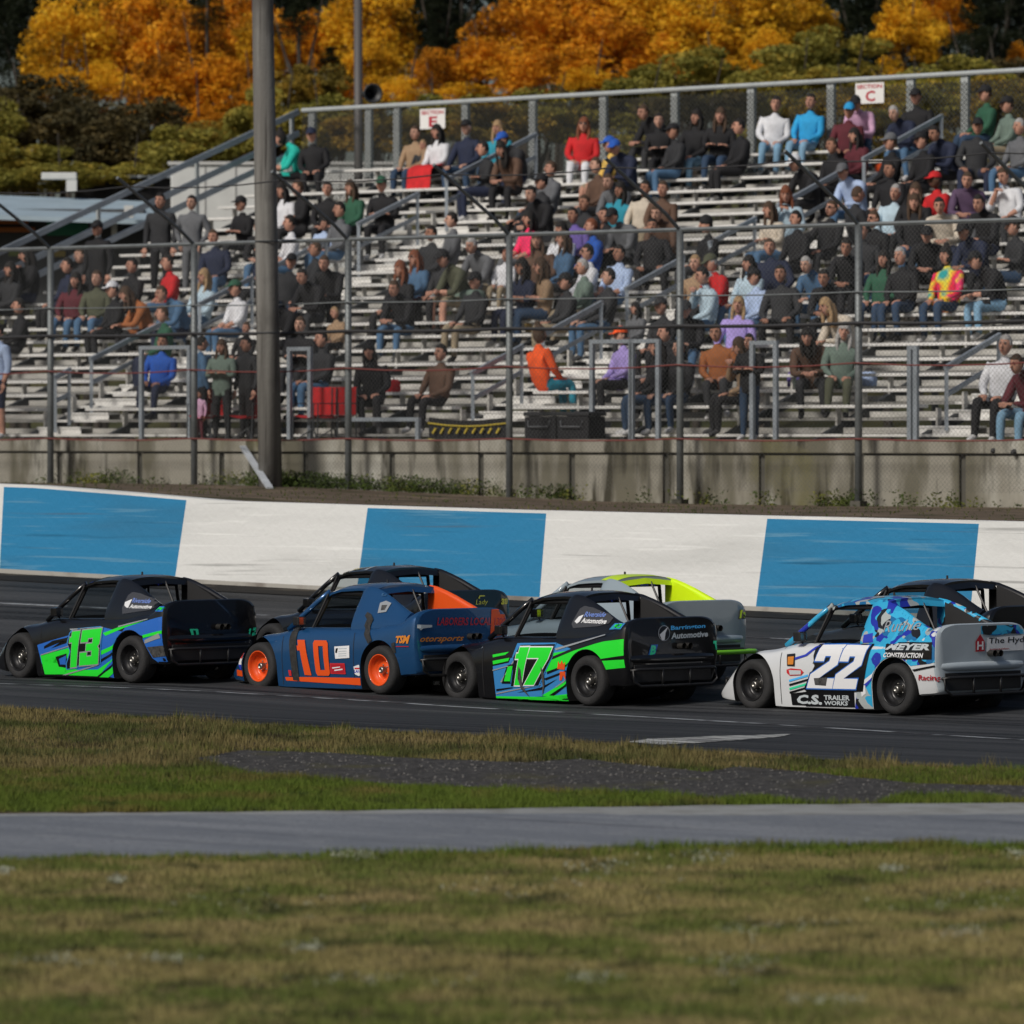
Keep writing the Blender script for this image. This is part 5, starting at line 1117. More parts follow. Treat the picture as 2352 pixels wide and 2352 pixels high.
def make_pose(J, bones, radii, headc, tilt, hands):
    me = bpy.data.meshes.new('p'); names = list(J); me.from_pydata([J[n] for n in names], [(names.index(a), names.index(c)) for a, c in bones], [])
    o = link('p', me); sk = o.modifiers.new('s', 'SKIN'); sk.use_smooth_shade = True
    for i, n in enumerate(names):
        r_ = radii[n]; v = me.skin_vertices[0].data[i]; v.radius = r_ if isinstance(r_, tuple) else (r_, r_); v.use_root = (n == 'pelvis')
    ss = o.modifiers.new('d', 'SUBSURF'); ss.levels = 1; ss.render_levels = 1
    dg = bpy.context.evaluated_depsgraph_get(); m2 = bpy.data.meshes.new_from_object(o.evaluated_get(dg)); bpy.data.objects.remove(o)
    b = MB(); V = [Vector(v.co) for v in m2.vertices]
    reg = {'neck':0,'forearm':4,'upper':1,'torso':1,'thigh':2,'shin':5,'foot':3}
    segs = []
    for a, c in bones:
        k = 'torso'
        if 'neck' in (a, c) and 'chest' not in (a,c): k = 'neck'
        if a.startswith('hip') and c.startswith('knee'): k = 'thigh'
        if a == 'pelvis' and c.startswith('hip'): k = 'thigh'
        if a.startswith('knee'): k = 'shin'
        if a.startswith('ank'): k = 'foot'
        if a.startswith('elb'): k = 'forearm'
        segs.append((Vector(J[a]), Vector(J[c]), reg[k]))
    for p in m2.polygons:
        c = p.center; best = 1e9; r_ = 1
        for a, e, k in segs:
            t = max(0, min(1, (c-a).dot(e-a)/max(1e-9, (e-a).length_squared))); d_ = (c-(a+(e-a)*t)).length - (.07 if k == 1 else 0)
            if d_ < best: best = d_; r_ = k
        b.add([V[i] for i in p.vertices], [tuple(range(len(p.vertices)))], r_)
    hc = Vector(headc); Rt = Matrix.Rotation(R(tilt), 3, 'X')
    def HB(fn):
        k = len(b.v); fn(); 
        for i in range(k, len(b.v)): b.v[i] = tuple(Rt@Vector(b.v[i])+hc)
    def head():
        b.ell((0,0,0), (.076,.098,.125), 16, 12, 0, headshape)
        b.tube([(0,-.088,.035),(0,-.104,-.008),(0,-.112,-.022),(0,-.092,-.036)], [.009,.013,.015,.009], 7, 0)
        for s_ in (-1, 1):
            b.ell((s_*.030,-.083,.020), (.014,.010,.008), 8, 5, 6); b.tube([(s_*.047,-.080,.041),(s_*.016,-.092,.043)], .005, 5, 8)
            b.ell((s_*.075,.006,.0), (.010,.020,.032), 8, 6, 0)
        b.tube([(-.024,-.082,-.064),(0,-.090,-.062),(.024,-.082,-.064)], [.004,.007,.004], 6, 7)
    HB(head)
    for w_, d, s_ in hands: hand(b, w_, d, s_, 0)
    mats = [cloth('skinA'), cloth('black'), cloth('denim'), M_shoe, cloth('skinA'), cloth('denim'), M_eye, M_lip, cloth('hairdark')]
    # weld the body so it is one smooth surface
    me = bpy.data.meshes.new('person'); me.from_pydata([tuple(v) for v in b.v], [], b.f)
    for m in mats: me.materials.append(m)
    me.polygons.foreach_set('material_index', b.m)
    bm = bmesh.new(); bm.from_mesh(me); bmesh.ops.remove_doubles(bm, verts=bm.verts, dist=.0004); bmesh.ops.recalc_face_normals(bm, faces=bm.faces)
    for f in bm.faces: f.smooth = True
    bm.to_mesh(me); bm.free(); return dict(me=me, head=(hc, tilt))
RAD = dict(pelvis=(.155,.125), spine=(.165,.125), chest=(.185,.13), neckb=(.075,.07), neck=(.055,.055), shL=.082, shR=.082, elbL=.060, elbR=.060, wrL=.032, wrR=.032, hipL=.095, hipR=.095, kneeL=.072, kneeR=.072, ankL=.046, ankR=.046, toeL=.038, toeR=.038)
BON = [('pelvis','spine'),('spine','chest'),('chest','neckb'),('neckb','neck'),('chest','shL'),('chest','shR'),('shL','elbL'),('shR','elbR'),('elbL','wrL'),('elbR','wrR'),('pelvis','hipL'),('pelvis','hipR'),('hipL','kneeL'),('hipR','kneeR'),('kneeL','ankL'),('kneeR','ankR'),('ankL','toeL'),('ankR','toeR')]
def seated(lean=0, elb=(.24,-.06,.27), wr=(.10,-.27,.17), sp=.12, hd=(0,-.02,.79), tilt=0, hdir=(-.3,-1,-.2), elb2=None, wr2=None):
    L = lean; f = lambda z: -L*z*z*1.6
    e2 = elb2 or (-elb[0], elb[1], elb[2]); w2 = wr2 or (-wr[0], wr[1], wr[2])
    J = dict(pelvis=(0,.0,.11), spine=(0,.03+f(.3),.30), chest=(0,.03+f(.47),.46), neckb=(0,.02+f(.58),.585), neck=(0,.0+f(.64),.66), shL=(.195,.02+f(.52),.52), shR=(-.195,.02+f(.52),.52),
      elbL=elb, elbR=e2, wrL=wr, wrR=w2, hipL=(.095,-.04,.085), hipR=(-.095,-.04,.085), kneeL=(sp,-.44,.10), kneeR=(-sp,-.44,.10), ankL=(sp,-.42,-.34), ankR=(-sp,-.42,-.34), toeL=(sp+.02,-.57,-.385), toeR=(-sp-.02,-.57,-.385))
    return make_pose(J, BON, RAD, (hd[0], hd[1]+f(.68), hd[2]), tilt, [(wr, hdir, -1), (w2, (-hdir[0], hdir[1], hdir[2]) if not wr2 else (.6,-.5,-.1), 1)])
def standing(elb=(.26,.03,1.08), wr=(.25,-.06,.84), elb2=None, wr2=None, hd=(0,-.02,1.60), tilt=0, hdir=(0,-.1,-1), h2=None):
    e2 = elb2 or (-elb[0], elb[1], elb[2]); w2 = wr2 or (-wr[0], wr[1], wr[2])
    J = dict(pelvis=(0,.0,.93), spine=(0,.02,1.10), chest=(0,.02,1.28), neckb=(0,.01,1.40), neck=(0,0,1.48), shL=(.20,.01,1.345), shR=(-.20,.01,1.345), elbL=elb, elbR=e2, wrL=wr, wrR=w2,
      hipL=(.095,0,.86), hipR=(-.095,0,.86), kneeL=(.105,-.02,.48), kneeR=(-.115,.01,.48), ankL=(.11,.02,.09), ankR=(-.13,.02,.09), toeL=(.13,-.13,.045), toeR=(-.15,-.13,.045))
    return make_pose(J, BON, RAD, hd, tilt, [(wr, hdir, 1), (w2, h2 or (-hdir[0], hdir[1], hdir[2]), -1)])
PO = {'lap': seated(), 'lean': seated(.38, (.22,-.30,.22), (.06,-.46,.24), .15, (0,-.08,.73), 10), 'arms': seated(.08, (.24,-.06,.30), (-.02,-.20,.33), .12, hdir=(-1,-.1,.1)), 'wide': seated(-.05, (.27,-.10,.26), (.17,-.34,.16), .20, (0,0,.80), -4),
      'look': seated(.12, (.25,-.10,.28), (.12,-.30,.17), .10, (.02,-.04,.78), 14, elb2=(-.26,-.16,.30), wr2=(-.06,-.20,.60)), 'stand': standing(), 'shade': standing(elb2=(-.30,-.16,1.36), wr2=(-.08,-.20,1.60), h2=(.7,-.3,.2)), 'cross': standing((.25,-.05,1.10), (-.02,-.20,1.16), hdir=(-1,0,.1)), 'pocket': standing((.30,.06,1.10), (.18,-.06,.93), hdir=(-.3,-.2,-1))}
# hair and hats (head centre at the origin)
def hairmb(kind):
    b = MB()
    def cap(p, lim):  # shell over the skull open at the face
        return p
    n, m = 18, 12; o = 0; V = []; 
    def ok(x, y, z, kind):
        if kind == 'short': return z > .42 or (y > .05 and z > -.35) or (abs(x) > .78 and z > .05 and y > -.35)
        return z > .40 or (y > -.05 and z > -1) or (abs(x) > .6 and y > -.45 and z > -1)
    s_ = 1.07 if kind == 'short' else 1.13
    for j in range(m+1):
        ph = math.pi*j/m
        for i in range(n):
            t = 2*math.pi*i/n; p = headshape(Vector((math.sin(ph)*math.cos(t), math.sin(ph)*math.sin(t), math.cos(ph)))); k = s_+.03*math.sin(i*2.1+j*1.7); V.append((p.x*.076*k*1.03, p.y*.098*k+.004, p.z*.125*k+.003))
    Fc = []
    for j in range(m):
        for i in range(n):
            f = (j*n+i, j*n+(i+1)%n, (j+1)*n+(i+1)%n, (j+1)*n+i); c = [sum(V[q][k] for q in f)/4 for k in range(3)]
            if ok(c[0]/.08, c[1]/.1, c[2]/.13, kind): Fc.append(f)
    if kind in ('short', 'long'): b.add(V, Fc)
    if kind == 'long':
        b.tube([(0,.07,.02),(0,.085,-.10),(0,.075,-.22),(0,.07,-.31)], [.075,.082,.075,.04], 10)
        for q in (-1, 1): b.tube([(q*.075,-.005,.03),(q*.088,0,-.09),(q*.085,-.02,-.20),(q*.07,-.03,-.27)], [.018,.028,.026,.012], 8)
    if kind == 'bun': 
        b.add(V, [f for f in Fc]); b.ell((0,.03,.15), (.045,.045,.04), 10, 7)
    if kind in ('cap', 'beanie', 'hat'):
        for j in range(6):
            pass
        k = len(b.v); R0 = 1.10; V2 = []
        for j in range(7):
            ph = math.pi*.5*j/6
            for i in range(20):
                t = 2*math.pi*i/20; V2.append((math.sin(ph)*math.cos(t)*.076*R0*1.06, math.sin(ph)*math.sin(t)*.098*R0+.004, .045+math.cos(ph)*(.105 if kind != 'beanie' else .125)))
        b.add(V2, [(j*20+i, j*20+(i+1)%20, (j+1)*20+(i+1)%20, (j+1)*20+i) for j in range(6) for i in range(20)])
        if kind == 'beanie': b.lathe([(.083,.0),(.092,.012),(.092,.045),(.083,.055)], 20, 'z', (0,.004,.01))
        if kind == 'hat': b.lathe([(.08,.045),(.16,.030),(.165,.028),(.16,.024),(.08,.038)], 22, 'z')
        if kind == 'cap':
            T = [-.95+1.9*i/8 for i in range(9)]; A = [(math.sin(t)*.084, -math.cos(t)*.108+.004, .048) for t in T]; B_ = [(math.sin(t)*.080, -math.cos(t)*.085-.095, .030-.012*abs(t)) for t in T]
            b.add(A+B_+[(x, y, z+.008) for x, y, z in A+B_], [(i, i+1, 10+i, 9+i) for i in range(8)]+[(18+i, 27+i, 28+i, 19+i) for i in range(8)]+[(9+i, 10+i, 28+i, 27+i) for i in range(8)])
    if kind == 'glasses':
        for q in (-1, 1): b.ell((q*.031,-.092,.020), (.026,.007,.018), 10, 6); b.bar((q*.055,-.085,.024), (q*.078,.0,.020), .004)
        b.bar((-.01,-.098,.025), (.01,-.098,.025), .005)
    o_ = b.build('h', M_blk, smooth=True)
    if kind in ('long', 'bun', 'short'):
        so = o_.modifiers.new('s', 'SOLIDIFY'); so.thickness = .014; so.offset = -1
        rm = o_.modifiers.new('r', 'REMESH'); rm.mode = 'VOXEL'; rm.voxel_size = .0075; rm.use_smooth_shade = True
        sm = o_.modifiers.new('m', 'SMOOTH'); sm.iterations = 2
        me = bpy.data.meshes.new_from_object(o_.evaluated_get(bpy.context.evaluated_depsgraph_get())); bpy.data.objects.remove(o_)
        bm = bmesh.new(); bm.from_mesh(me); left = set(bm.verts); big = []
        while left:
            st_ = [left.pop()]; isl = list(st_)
            while st_:
                for ed in st_.pop().link_edges:
                    for w_ in ed.verts:
                        if w_ in left: left.discard(w_); st_.append(w_); isl.append(w_)
            if len(isl) > len(big): big, isl = isl, big
            if isl: bmesh.ops.delete(bm, geom=isl, context='VERTS')
        bm.to_mesh(me); bm.free(); return me
    me = o_.data; bpy.data.objects.remove(o_); return me
HM = {k: hairmb(k) for k in ('short', 'long', 'bun', 'cap', 'beanie', 'hat', 'glasses')}
Q_ = {}
def setslot(o, i, m):
    o.material_slots[i].link = 'OBJECT'; o.material_slots[i].material = m
people = []
def person(x, y, pose, top, legs, hair='short:dark', hat=None, skin='A', sleeves=True, shorts=False, glasses=False, turn=None, scale=1.0, row=None, v=None, z=None, extra='', child=False):
    """head seen at photo pixel (x, y): find the row whose seat puts the head there"""
    if child: scale *= .72
    stand = pose in ('stand', 'shade', 'cross', 'pocket'); hh = (1.60 if stand else .78)*scale*1.11
    if v is None:
        best = None
        for k in range(NROW):
            vv = V0+TREAD*k+(.22 if stand else .50); zz = Z0+RISE*k+(0 if stand else .43)
            X, Y, u = onv(x, vv); yy = HZ-(zz+hh-CAMZ)*F/Y
            if best is None or abs(yy-y) < best[0]: best = (abs(yy-y), k, vv, zz, X, Y, u)
        _, k, vv, zz, X, Y, u = best
    else:
        k = -1; vv, zz = v, z; X, Y, u = onv(x, vv)
    for q in people:
        if q['k'] == k and abs(q['u']-u) < .36: u = q['u']+(.38 if u >= q['u'] else -.38); X, Y, _ = W(u, vv, 0)
    people.append(dict(k=k, u=u, X=X, Y=Y, z=zz, pose=pose, top=top, legs=legs, hair=hair, hat=hat, skin=skin, sl=sleeves, sh=shorts, gl=glasses, turn=turn, sc=scale, stand=stand, extra=extra, child=child, x=x))
A_ = person
# name: x, y in the photo
A_(77,600,'look','black','navy','long:dark'); A_(165,652,'lap','maroon','denim','long:dark'); A_(154,607,'lap','navy','black','short:dark'); A_(225,523,'stand','black','black','short:dark','cap:black'); A_(221,633,'lap','olive','denim','short:brown',skin='C')
A_(266,672,'lap','black','black','short:dark','cap:white'); A_(340,668,'lean','rust','black','long:brown'); A_(378,716,'lap','green','navy','short:brown'); A_(391,604,'lap','red','denim','short:dark',sleeves=False); A_(369,459,'stand','charcoal','black','short:dark')
A_(441,462,'pocket','grey','grey','short:dark',skin='C'); A_(558,459,'arms','black','charcoal','short:dark','cap:black'); A_(545,668,'lap','white','denim','short:brown','cap:green',sleeves=False,extra='with a green print'); A_(462,640,'lap','paleblue','denim','long:blond'); A_(558,752,'lap','black','navy','short:brown',child=True)
A_(363,790,'lap','blue','navy','short:dark',skin='B'); A_(45,690,'lap','black','black','short:dark'); A_(20,610,'lap','charcoal','black','long:dark')
A_(726,304,'lap','black','black','short:dark','cap:navy'); A_(692,318,'lean','teal','black','bun:dark',sleeves=False); A_(952,301,'lap','tan','darkdenim','short:brown',skin='C'); A_(1007,302,'lap','white','black','long:dark',extra='with a red blanket over the knees'); A_(985,335,'lap','charcoal','black','short:blond',child=True)
A_(1076,298,'wide','navy','darkdenim','short:grey','cap:black',skin='C'); A_(1146,291,'lap','turquoise','darkdenim','long:blond',sleeves=False); A_(1195,307,'lean','charcoal','navy','short:brown','cap:blue'); A_(1180,340,'lean','brown','black','long:dark')
A_(755,433,'lap','black','black','short:dark'); A_(813,439,'lap','green','black','long:brown'); A_(883,439,'arms','black','black','short:dark','cap:green',extra='with a teal stripe'); A_(655,439,'lap','white','black','long:dark'); A_(694,442,'arms','black','black','short:brown'); A_(777,481,'lap','grey','denim','short:dark')
A_(665,516,'lap','white','denim','short:dark',sleeves=False); A_(739,522,'lap','lightblue','denim','short:dark',child=True); A_(986,522,'lap','charcoal','black','short:dark',skin='B'); A_(1037,513,'lap','grey','grey','short:dark',skin='C'); A_(1214,506,'lap','hotpink','grey','long:dark',sleeves=False)
A_(758,585,'lean','black','black','short:brown'); A_(725,617,'lean','black','charcoal','short:dark'); A_(678,675,'lean','black','charcoal','short:dark','cap:black'); A_(777,713,'lap','tan','black','short:blond',child=True); A_(918,614,'lap','black','black','long:red'); A_(962,604,'lap','denim','maroon','long:red',glasses=True)
A_(1018,591,'lap','charcoal','black','short:brown',sleeves=False,extra='with a pale print'); A_(1060,588,'lean','olive','khaki','short:dark','cap:black',sleeves=False,shorts=True); A_(928,665,'lean','black','denim','short:brown'); A_(1156,604,'lap','white','khaki','short:red',child=True); A_(1203,608,'arms','navy','navy','long:dark',skin='B',sleeves=False,glasses=True)
A_(862,813,'lap','black','black','long:dark','beanie:charcoal'); A_(738,768,'lap','charcoal','denim','short:dark'); A_(1005,796,'lap','brown','black','short:dark'); A_(1262,378,'wide','grey','darkdenim','short:brown',sleeves=False); A_(1337,290,'lap','red','white','long:red',glasses=True); A_(1402,325,'lap','yellow','khaki','short:grey','cap:blue',shorts=True,sleeves=False)
A_(1442,336,'lean','navy','charcoal','short:grey','cap:blue'); A_(1427,410,'lean','grey','charcoal','short:brown',skin='C'); A_(1346,462,'lap','charcoal','black','short:brown',skin='B'); A_(1415,449,'lap','turquoise','black','long:dark',skin='B',sleeves=False); A_(1471,443,'lap','cream','khaki','short:dark',skin='B'); A_(1517,434,'lap','brown','khaki','short:brown')
A_(1290,514,'lap','white','black','long:dark'); A_(1328,505,'lap','purple','black','short:dark',skin='B'); A_(1362,530,'lap','blue','black','short:red'); A_(1626,511,'lap','black','charcoal','short:dark','beanie:black'); A_(1505,524,'wide','black','black','short:dark',skin='B'); A_(1294,567,'lap','denim','charcoal','long:brown')
A_(1349,572,'lap','white','black','short:dark',glasses=True); A_(1415,582,'lap','lightblue','denim','short:dark',skin='B',sleeves=False); A_(1340,612,'lap','greygreen','khaki','short:grey'); A_(1245,560,'lap','brown','tan','long:brown',shorts=True); A_(1654,592,'look','red','black','short:grey','cap:olive'); A_(1719,594,'lap','paleblue','denim','long:dark')
A_(1250,623,'arms','tan','darkdenim','long:brown',glasses=True,sleeves=False); A_(1461,708,'lap','grey','charcoal','long:dark',child=True); A_(1526,716,'lap','charcoal','black','short:brown','cap:charcoal'); A_(1626,645,'look','paleblue','denim','short:dark'); A_(1605,596,'lap','tan','black','short:blond',skin='C'); A_(1246,784,'lap','orange','turquoise','bun:brown',turn=165)
A_(1510,797,'lap','black','darkdenim','long:dark',extra='with a purple print'); A_(1433,756,'lap','lavender','black','short:brown','cap:orange',skin='C'); A_(1533,764,'lap','black','black','short:dark'); A_(1773,250,'lap','white','lightdenim','short:dark',extra='with a blue chest stripe'); A_(1854,247,'lap','brightblue','lightdenim','short:dark',extra='with black trim')
A_(1943,244,'lap','maroon','black','short:dark','cap:brightblue',skin='B'); A_(1983,234,'lean','pink','darkdenim','short:dark','cap:black'); A_(1971,296,'lap','maroon','black','long:dark'); A_(2088,255,'lean','navy','denim','short:grey',skin='C'); A_(2112,222,'lap','black','black','short:dark','cap:black')
A_(2044,320,'lap','black','black','short:brown','cap:grey'); A_(2123,327,'lap','black','black','short:brown','cap:black'); A_(2263,215,'lap','green','darkdenim','short:brown','cap:black'); A_(2313,228,'lap','greygreen','khaki','short:brown','cap:black'); A_(2152,402,'lap','red','black','short:dark','cap:red',skin='D'); A_(2222,407,'lean','plum','grey','short:brown')
A_(2323,411,'look','white','charcoal','short:brown',sleeves=False); A_(1864,372,'lean','black','black','short:dark','cap:white'); A_(1971,397,'lean','lightblue','denim','short:brown','cap:grey'); A_(2044,445,'lap','paleblue','denim','short:grey'); A_(2095,452,'lap','black','black','long:brown'); A_(1965,455,'lap','charcoal','black','short:brown',turn=150)
A_(1813,441,'look','paleblue','denim','long:red'); A_(1895,489,'wide','black','charcoal','short:brown',glasses=True); A_(1832,511,'lap','black','black','short:dark'); A_(2012,489,'arms','black','black','short:brown',glasses=True); A_(2101,484,'lap','black','denim','long:brown',extra='holding up a phone'); A_(2174,479,'lean','cream','navy','short:dark')
A_(1883,590,'lean','denim','denim','short:grey',skin='C'); A_(2025,593,'lap','green','darkdenim','long:dark'); A_(2079,593,'lap','black','darkdenim','short:grey'); A_(2180,596,'lap','TIE','darkdenim','bun:dark'); A_(2298,598,'lean','black','lightdenim','short:dark','cap:black',sleeves=False); A_(1948,700,'lean','cream','khaki','long:blond')
A_(1867,768,'lean','brown','charcoal','long:dark'); A_(1930,770,'lap','greygreen','olive','long:grey'); A_(1712,782,'look','tan','black','long:brown'); 
# thinner spots between them
for (x, y, t, l_, h_) in ((1120,332,'charcoal','navy','short:dark'),(1520,275,'black','black','short:dark'),(1511,258,'black','charcoal','short:brown'),(1593,262,'black','lightdenim','long:dark'),(1650,262,'black','darkdenim','long:brown'),(1553,300,'charcoal','denim','short:brown'),(1700,290,'black','black','short:dark'),
  (1235,420,'charcoal','black','short:dark'),(1250,452,'black','grey','short:dark'),(1530,480,'brown','black','short:brown'),(1375,395,'brown','charcoal','short:brown'),(1450,490,'grey','black','short:dark'),(1400,500,'black','black','short:dark'),
  (1085,640,'charcoal','khaki','short:dark'),(1110,560,'grey','khaki','short:grey'),(720,560,'charcoal','denim','short:brown'),(605,520,'black','denim','short:brown'),(608,585,'navy','black','short:dark'),
  (655,600,'charcoal','darkdenim','short:dark'),(690,740,'black','charcoal','short:brown'),(500,560,'navy','denim','short:brown'),(195,590,'charcoal','black','short:brown'),(300,620,'black','black','short:dark'),(2240,300,'charcoal','navy','short:dark'),(2340,300,'grey','denim','short:grey'),
  (2270,470,'black','navy','short:dark'),(2335,520,'charcoal','darkdenim','short:brown'),(2250,540,'navy','black','short:dark'),(2130,540,'black','black','short:brown'),(1990,540,'charcoal','denim','short:dark'),(1945,560,'black','black','short:dark'),(1780,560,'navy','denim','short:brown'),(1800,640,'charcoal','black','short:dark'),
  (1690,690,'lavender','denim','long:blond'),(1740,640,'lightblue','denim','short:brown'),(1580,690,'black','denim','short:dark'),(1660,760,'rust','charcoal','short:dark'),(1560,830,'black','darkdenim','short:dark'),(1300,640,'charcoal','khaki','short:dark'),
  (1390,640,'charcoal','denim','short:dark'),(2045,380,'black','black','short:dark'),(1920,330,'black','black','short:brown'),(2180,300,'navy','black','short:dark'),(1780,470,'cream','denim','long:brown'),(1910,640,'black','black','short:dark'),(420,660,'denim','navy','short:brown')):
    A_(x, y, rng.choice(('lap','lap','lean','wide','arms')), t, l_, h_, rng.choice((None,None,None,'cap:black','cap:charcoal')) if h_.startswith('short') else None, skin=rng.choice('AABC'))
# people on the concourse in front of the first row
A_(-4,752,'stand','lightblue','navy','short:dark',v=66.62,z=2.66,shorts=True,sleeves=False,scale=1.03)
A_(462,801,'stand','denim','black','short:dark',v=66.62,z=2.66,scale=.86,turn=150); A_(510,806,'cross','greygreen','black','long:brown',v=66.62,z=2.66,scale=.86); A_(545,792,'stand','charcoal','black','short:dark',v=66.8,z=2.66,scale=.92)
A_(452,917,'stand','pink','maroon','short:dark',v=66.5,z=2.66,scale=.42,extra='a small child')
A_(1722,812,'cross','black','darkdenim','short:dark',v=66.7,z=2.66,scale=.84)
A_(2298,780,'lap','white','black','short:grey',v=66.75,z=3.12,scale=1.12,sleeves=True); A_(2372,860,'lean','maroon','lightdenim','short:brown',v=66.55,z=2.95,scale=1.05)
# ---- rows, order in the row, labels
WD = dict(charcoal='dark grey', paleblue='pale blue', lightblue='light blue', hotpink='hot pink', brightblue='bright blue', greygreen='grey-green', TIE='tie-dye', darkdenim='dark jeans', lightdenim='light jeans', denim='jeans')
ORD = ['first','second','third','fourth','fifth','sixth','seventh','eighth','ninth','tenth','eleventh','twelfth','thirteenth','fourteenth','fifteenth','sixteenth','seventeenth','eighteenth','nineteenth','twentieth']
rows = {}
for p in people: rows.setdefault(p['k'], []).append(p)
for k, L in rows.items():
    L.sort(key=lambda p: p['u'])
    for i, p in enumerate(L): p['i'] = i
SHORT_HAIRC = {'dark':'hairdark','brown':'hairbrown','blond':'hairblond','grey':'hairgrey','red':'hairred'}
first = {}
def relink(o, parent=None): C.objects.link(o); o.parent = parent; return o
for p in people:
    base = PO[p['pose']]
    if p['pose'] not in first:
        o = bpy.data.objects.new('person', base['me']); first[p['pose']] = o
    o = bpy.data.objects.new('person', base['me']) if True else None; C.objects.link(o)
    tn = p['turn'] if p['turn'] is not None else rng.uniform(-38, 34)
    # the figure looks along -Y; the stand faces -v
    o.location = (p['X'], p['Y'], p['z']); o.rotation_euler = (0, 0 if p['stand'] else R(rng.uniform(-7, 7)), R(-40)+R(tn)); o.scale = (p['sc']*1.11*rng.uniform(.95, 1.04), p['sc']*1.11, p['sc']*1.11*rng.uniform(.95, 1.03))
    sk = cloth('skin'+p['skin']); tp = M_tie if p['top'] == 'TIE' else cloth(p['top']); lg = cloth(p['legs'])
    hk, hcol = p['hair'].split(':'); hm = cloth(SHORT_HAIRC[hcol])
    for i, m in enumerate([sk, tp, lg, rng.choice((M_shoe, M_shoe, M_shoew)), tp if p['sl'] else sk, sk if p['sh'] else lg, M_eye, M_lip, hm]): setslot(o, i, m)
    hc, tilt = base['head']
    def onhead(nm, me, m):
        h = bpy.data.objects.new(nm, me); C.objects.link(h); h.parent = o; h.location = hc; h.rotation_euler = (R(tilt), 0, 0)
        if not me.materials: me.materials.append(m)
        setslot(h, 0, m)
    onhead('hair', HM[hk], hm)
    if p['hat']: hn, hc_ = p['hat'].split(':'); onhead({'cap':'cap','beanie':'beanie','hat':'hat'}[hn], HM[hn], cloth(hc_))
    if p['gl']: onhead('sunglasses', HM['glasses'], M_sg)
    tw = WD.get(p['top'], p['top']); lw = WD.get(p['legs'], p['legs']+(' shorts' if p['sh'] else ' trousers'))
    if tw == 'jeans': tw = 'denim'
    if p['sh']: lw = lw.replace('trousers', 'shorts')
    lab = ('seated child' if p['child'] else 'standing person' if p['stand'] else 'seated person')+f", {tw} top, {lw}"
    if p['hat']: lab += f", {WD.get(p['hat'].split(':')[1], p['hat'].split(':')[1])} {p['hat'].split(':')[0]}"
    elif hk == 'long' and len(tw.split())+len(lw.split()) < 4: lab += f", {hcol} hair"
    n_ = p['i']
    lab += f", {ORD[n_]} from left on the concourse" if p['k'] < 0 else f", {ORD[p['k']]} row up, {ORD[n_]} from left"
    tag(o, lab, 'person', 'spectators in the grandstand')

# ================================================================ THINGS AROUND THE SPECTATORS
def spot(x, y, k=None, v=None):
    """a place on the footboards or seats under photo pixel (x, y)"""
    best = None
    for k in range(NROW):
        for dv, dz in ((.2, 0), (.53, .43)):
            vv, zz = V0+TREAD*k+dv, Z0+RISE*k+dz; X, Y, u = onv(x, vv); yy = HZ-(zz-CAMZ)*F/Y
            if best is None or abs(yy-y) < best[0]: best = (abs(yy-y), X, Y, zz)
    return best[1:]
def bag(x, y, w_, h, col, name, label, loc=None, dep=.25, strap=True):
    X, Y, Z = loc or spot(x, y); t = tag(empty(name, (X, Y, Z+.003), R(-40)+rng.uniform(-.3,.3)), label, name.replace('_', ' '))
    b = MB(); N = 10
    def ring(z, k): return [(w_/2*k*math.copysign(abs(math.cos(a))**.6, math.cos(a)), dep/2*k*math.copysign(abs(math.sin(a))**.6, math.sin(a)), z) for a in [2*math.pi*i/14 for i in range(14)]]
    R_ = [ring(z*h, k) for z, k in ((0,.86),(.06,.97),(.4,1.0),(.75,.97),(.92,.85),(1,.6))]; V = [p for r_ in R_ for p in r_]
    b.add(V, [(j*14+i, j*14+(i+1)%14, (j+1)*14+(i+1)%14, (j+1)*14+i) for j in range(5) for i in range(14)]+[tuple(range(14))[::-1], tuple(range(70, 84))]); b.build('bag_body', cloth(col), t, smooth=True)
    if strap: b = MB(); b.tube([(-w_*.25,0,h*.95),(-w_*.15,0,h*1.2),(w_*.15,0,h*1.2),(w_*.25,0,h*.95)], .012, 6); b.build('handle', cloth('charcoal'), t)
bag(1867, 885, .26, .26, 'teal', 'tote_bag', 'teal drawstring bag on the lower bench beside a purple one'); bag(1828, 880, .22, .24, 'purple', 'tote_bag', 'purple bag on the lower bench left of the teal bag')
bag(1995, 890, .24, .22, 'lightblue', 'lunch_bag', 'light blue lunch bag on the lower bench near the fence post'); bag(2325, 352, .28, .18, 'yellow', 'tote_bag', 'lime yellow bag on an upper bench at the far right')
bag(2035, 392, .36, .14, 'orange', 'tote_bag', 'orange and red bag on an upper bench beside the aisle rail'); bag(1225, 750, .24, .24, 'yellow', 'tote_bag', 'pale yellow bag at the foot of the rail behind the orange hoodie')
bag(690, 400, .26, .4, 'teal', 'tote_bag', 'teal bag on the top bench below the person in teal'); bag(1080, 715, .52, .30, 'greygreen', 'backpack', 'large grey-green rounded bag on the bench below the man in olive', dep=.4)
bag(765, 945, .42, .12, 'brightblue', 'gym_bag', 'bright blue flat bag on the first bench left of the aisle post'); bag(900, 905, .25, .2, 'red', 'tote_bag', 'red bag on a lower bench beside the person in the long black coat')
bag(1595, 875, .25, .16, 'white', 'tote_bag', 'white bag lying on a lower bench right of centre') if 0 else None
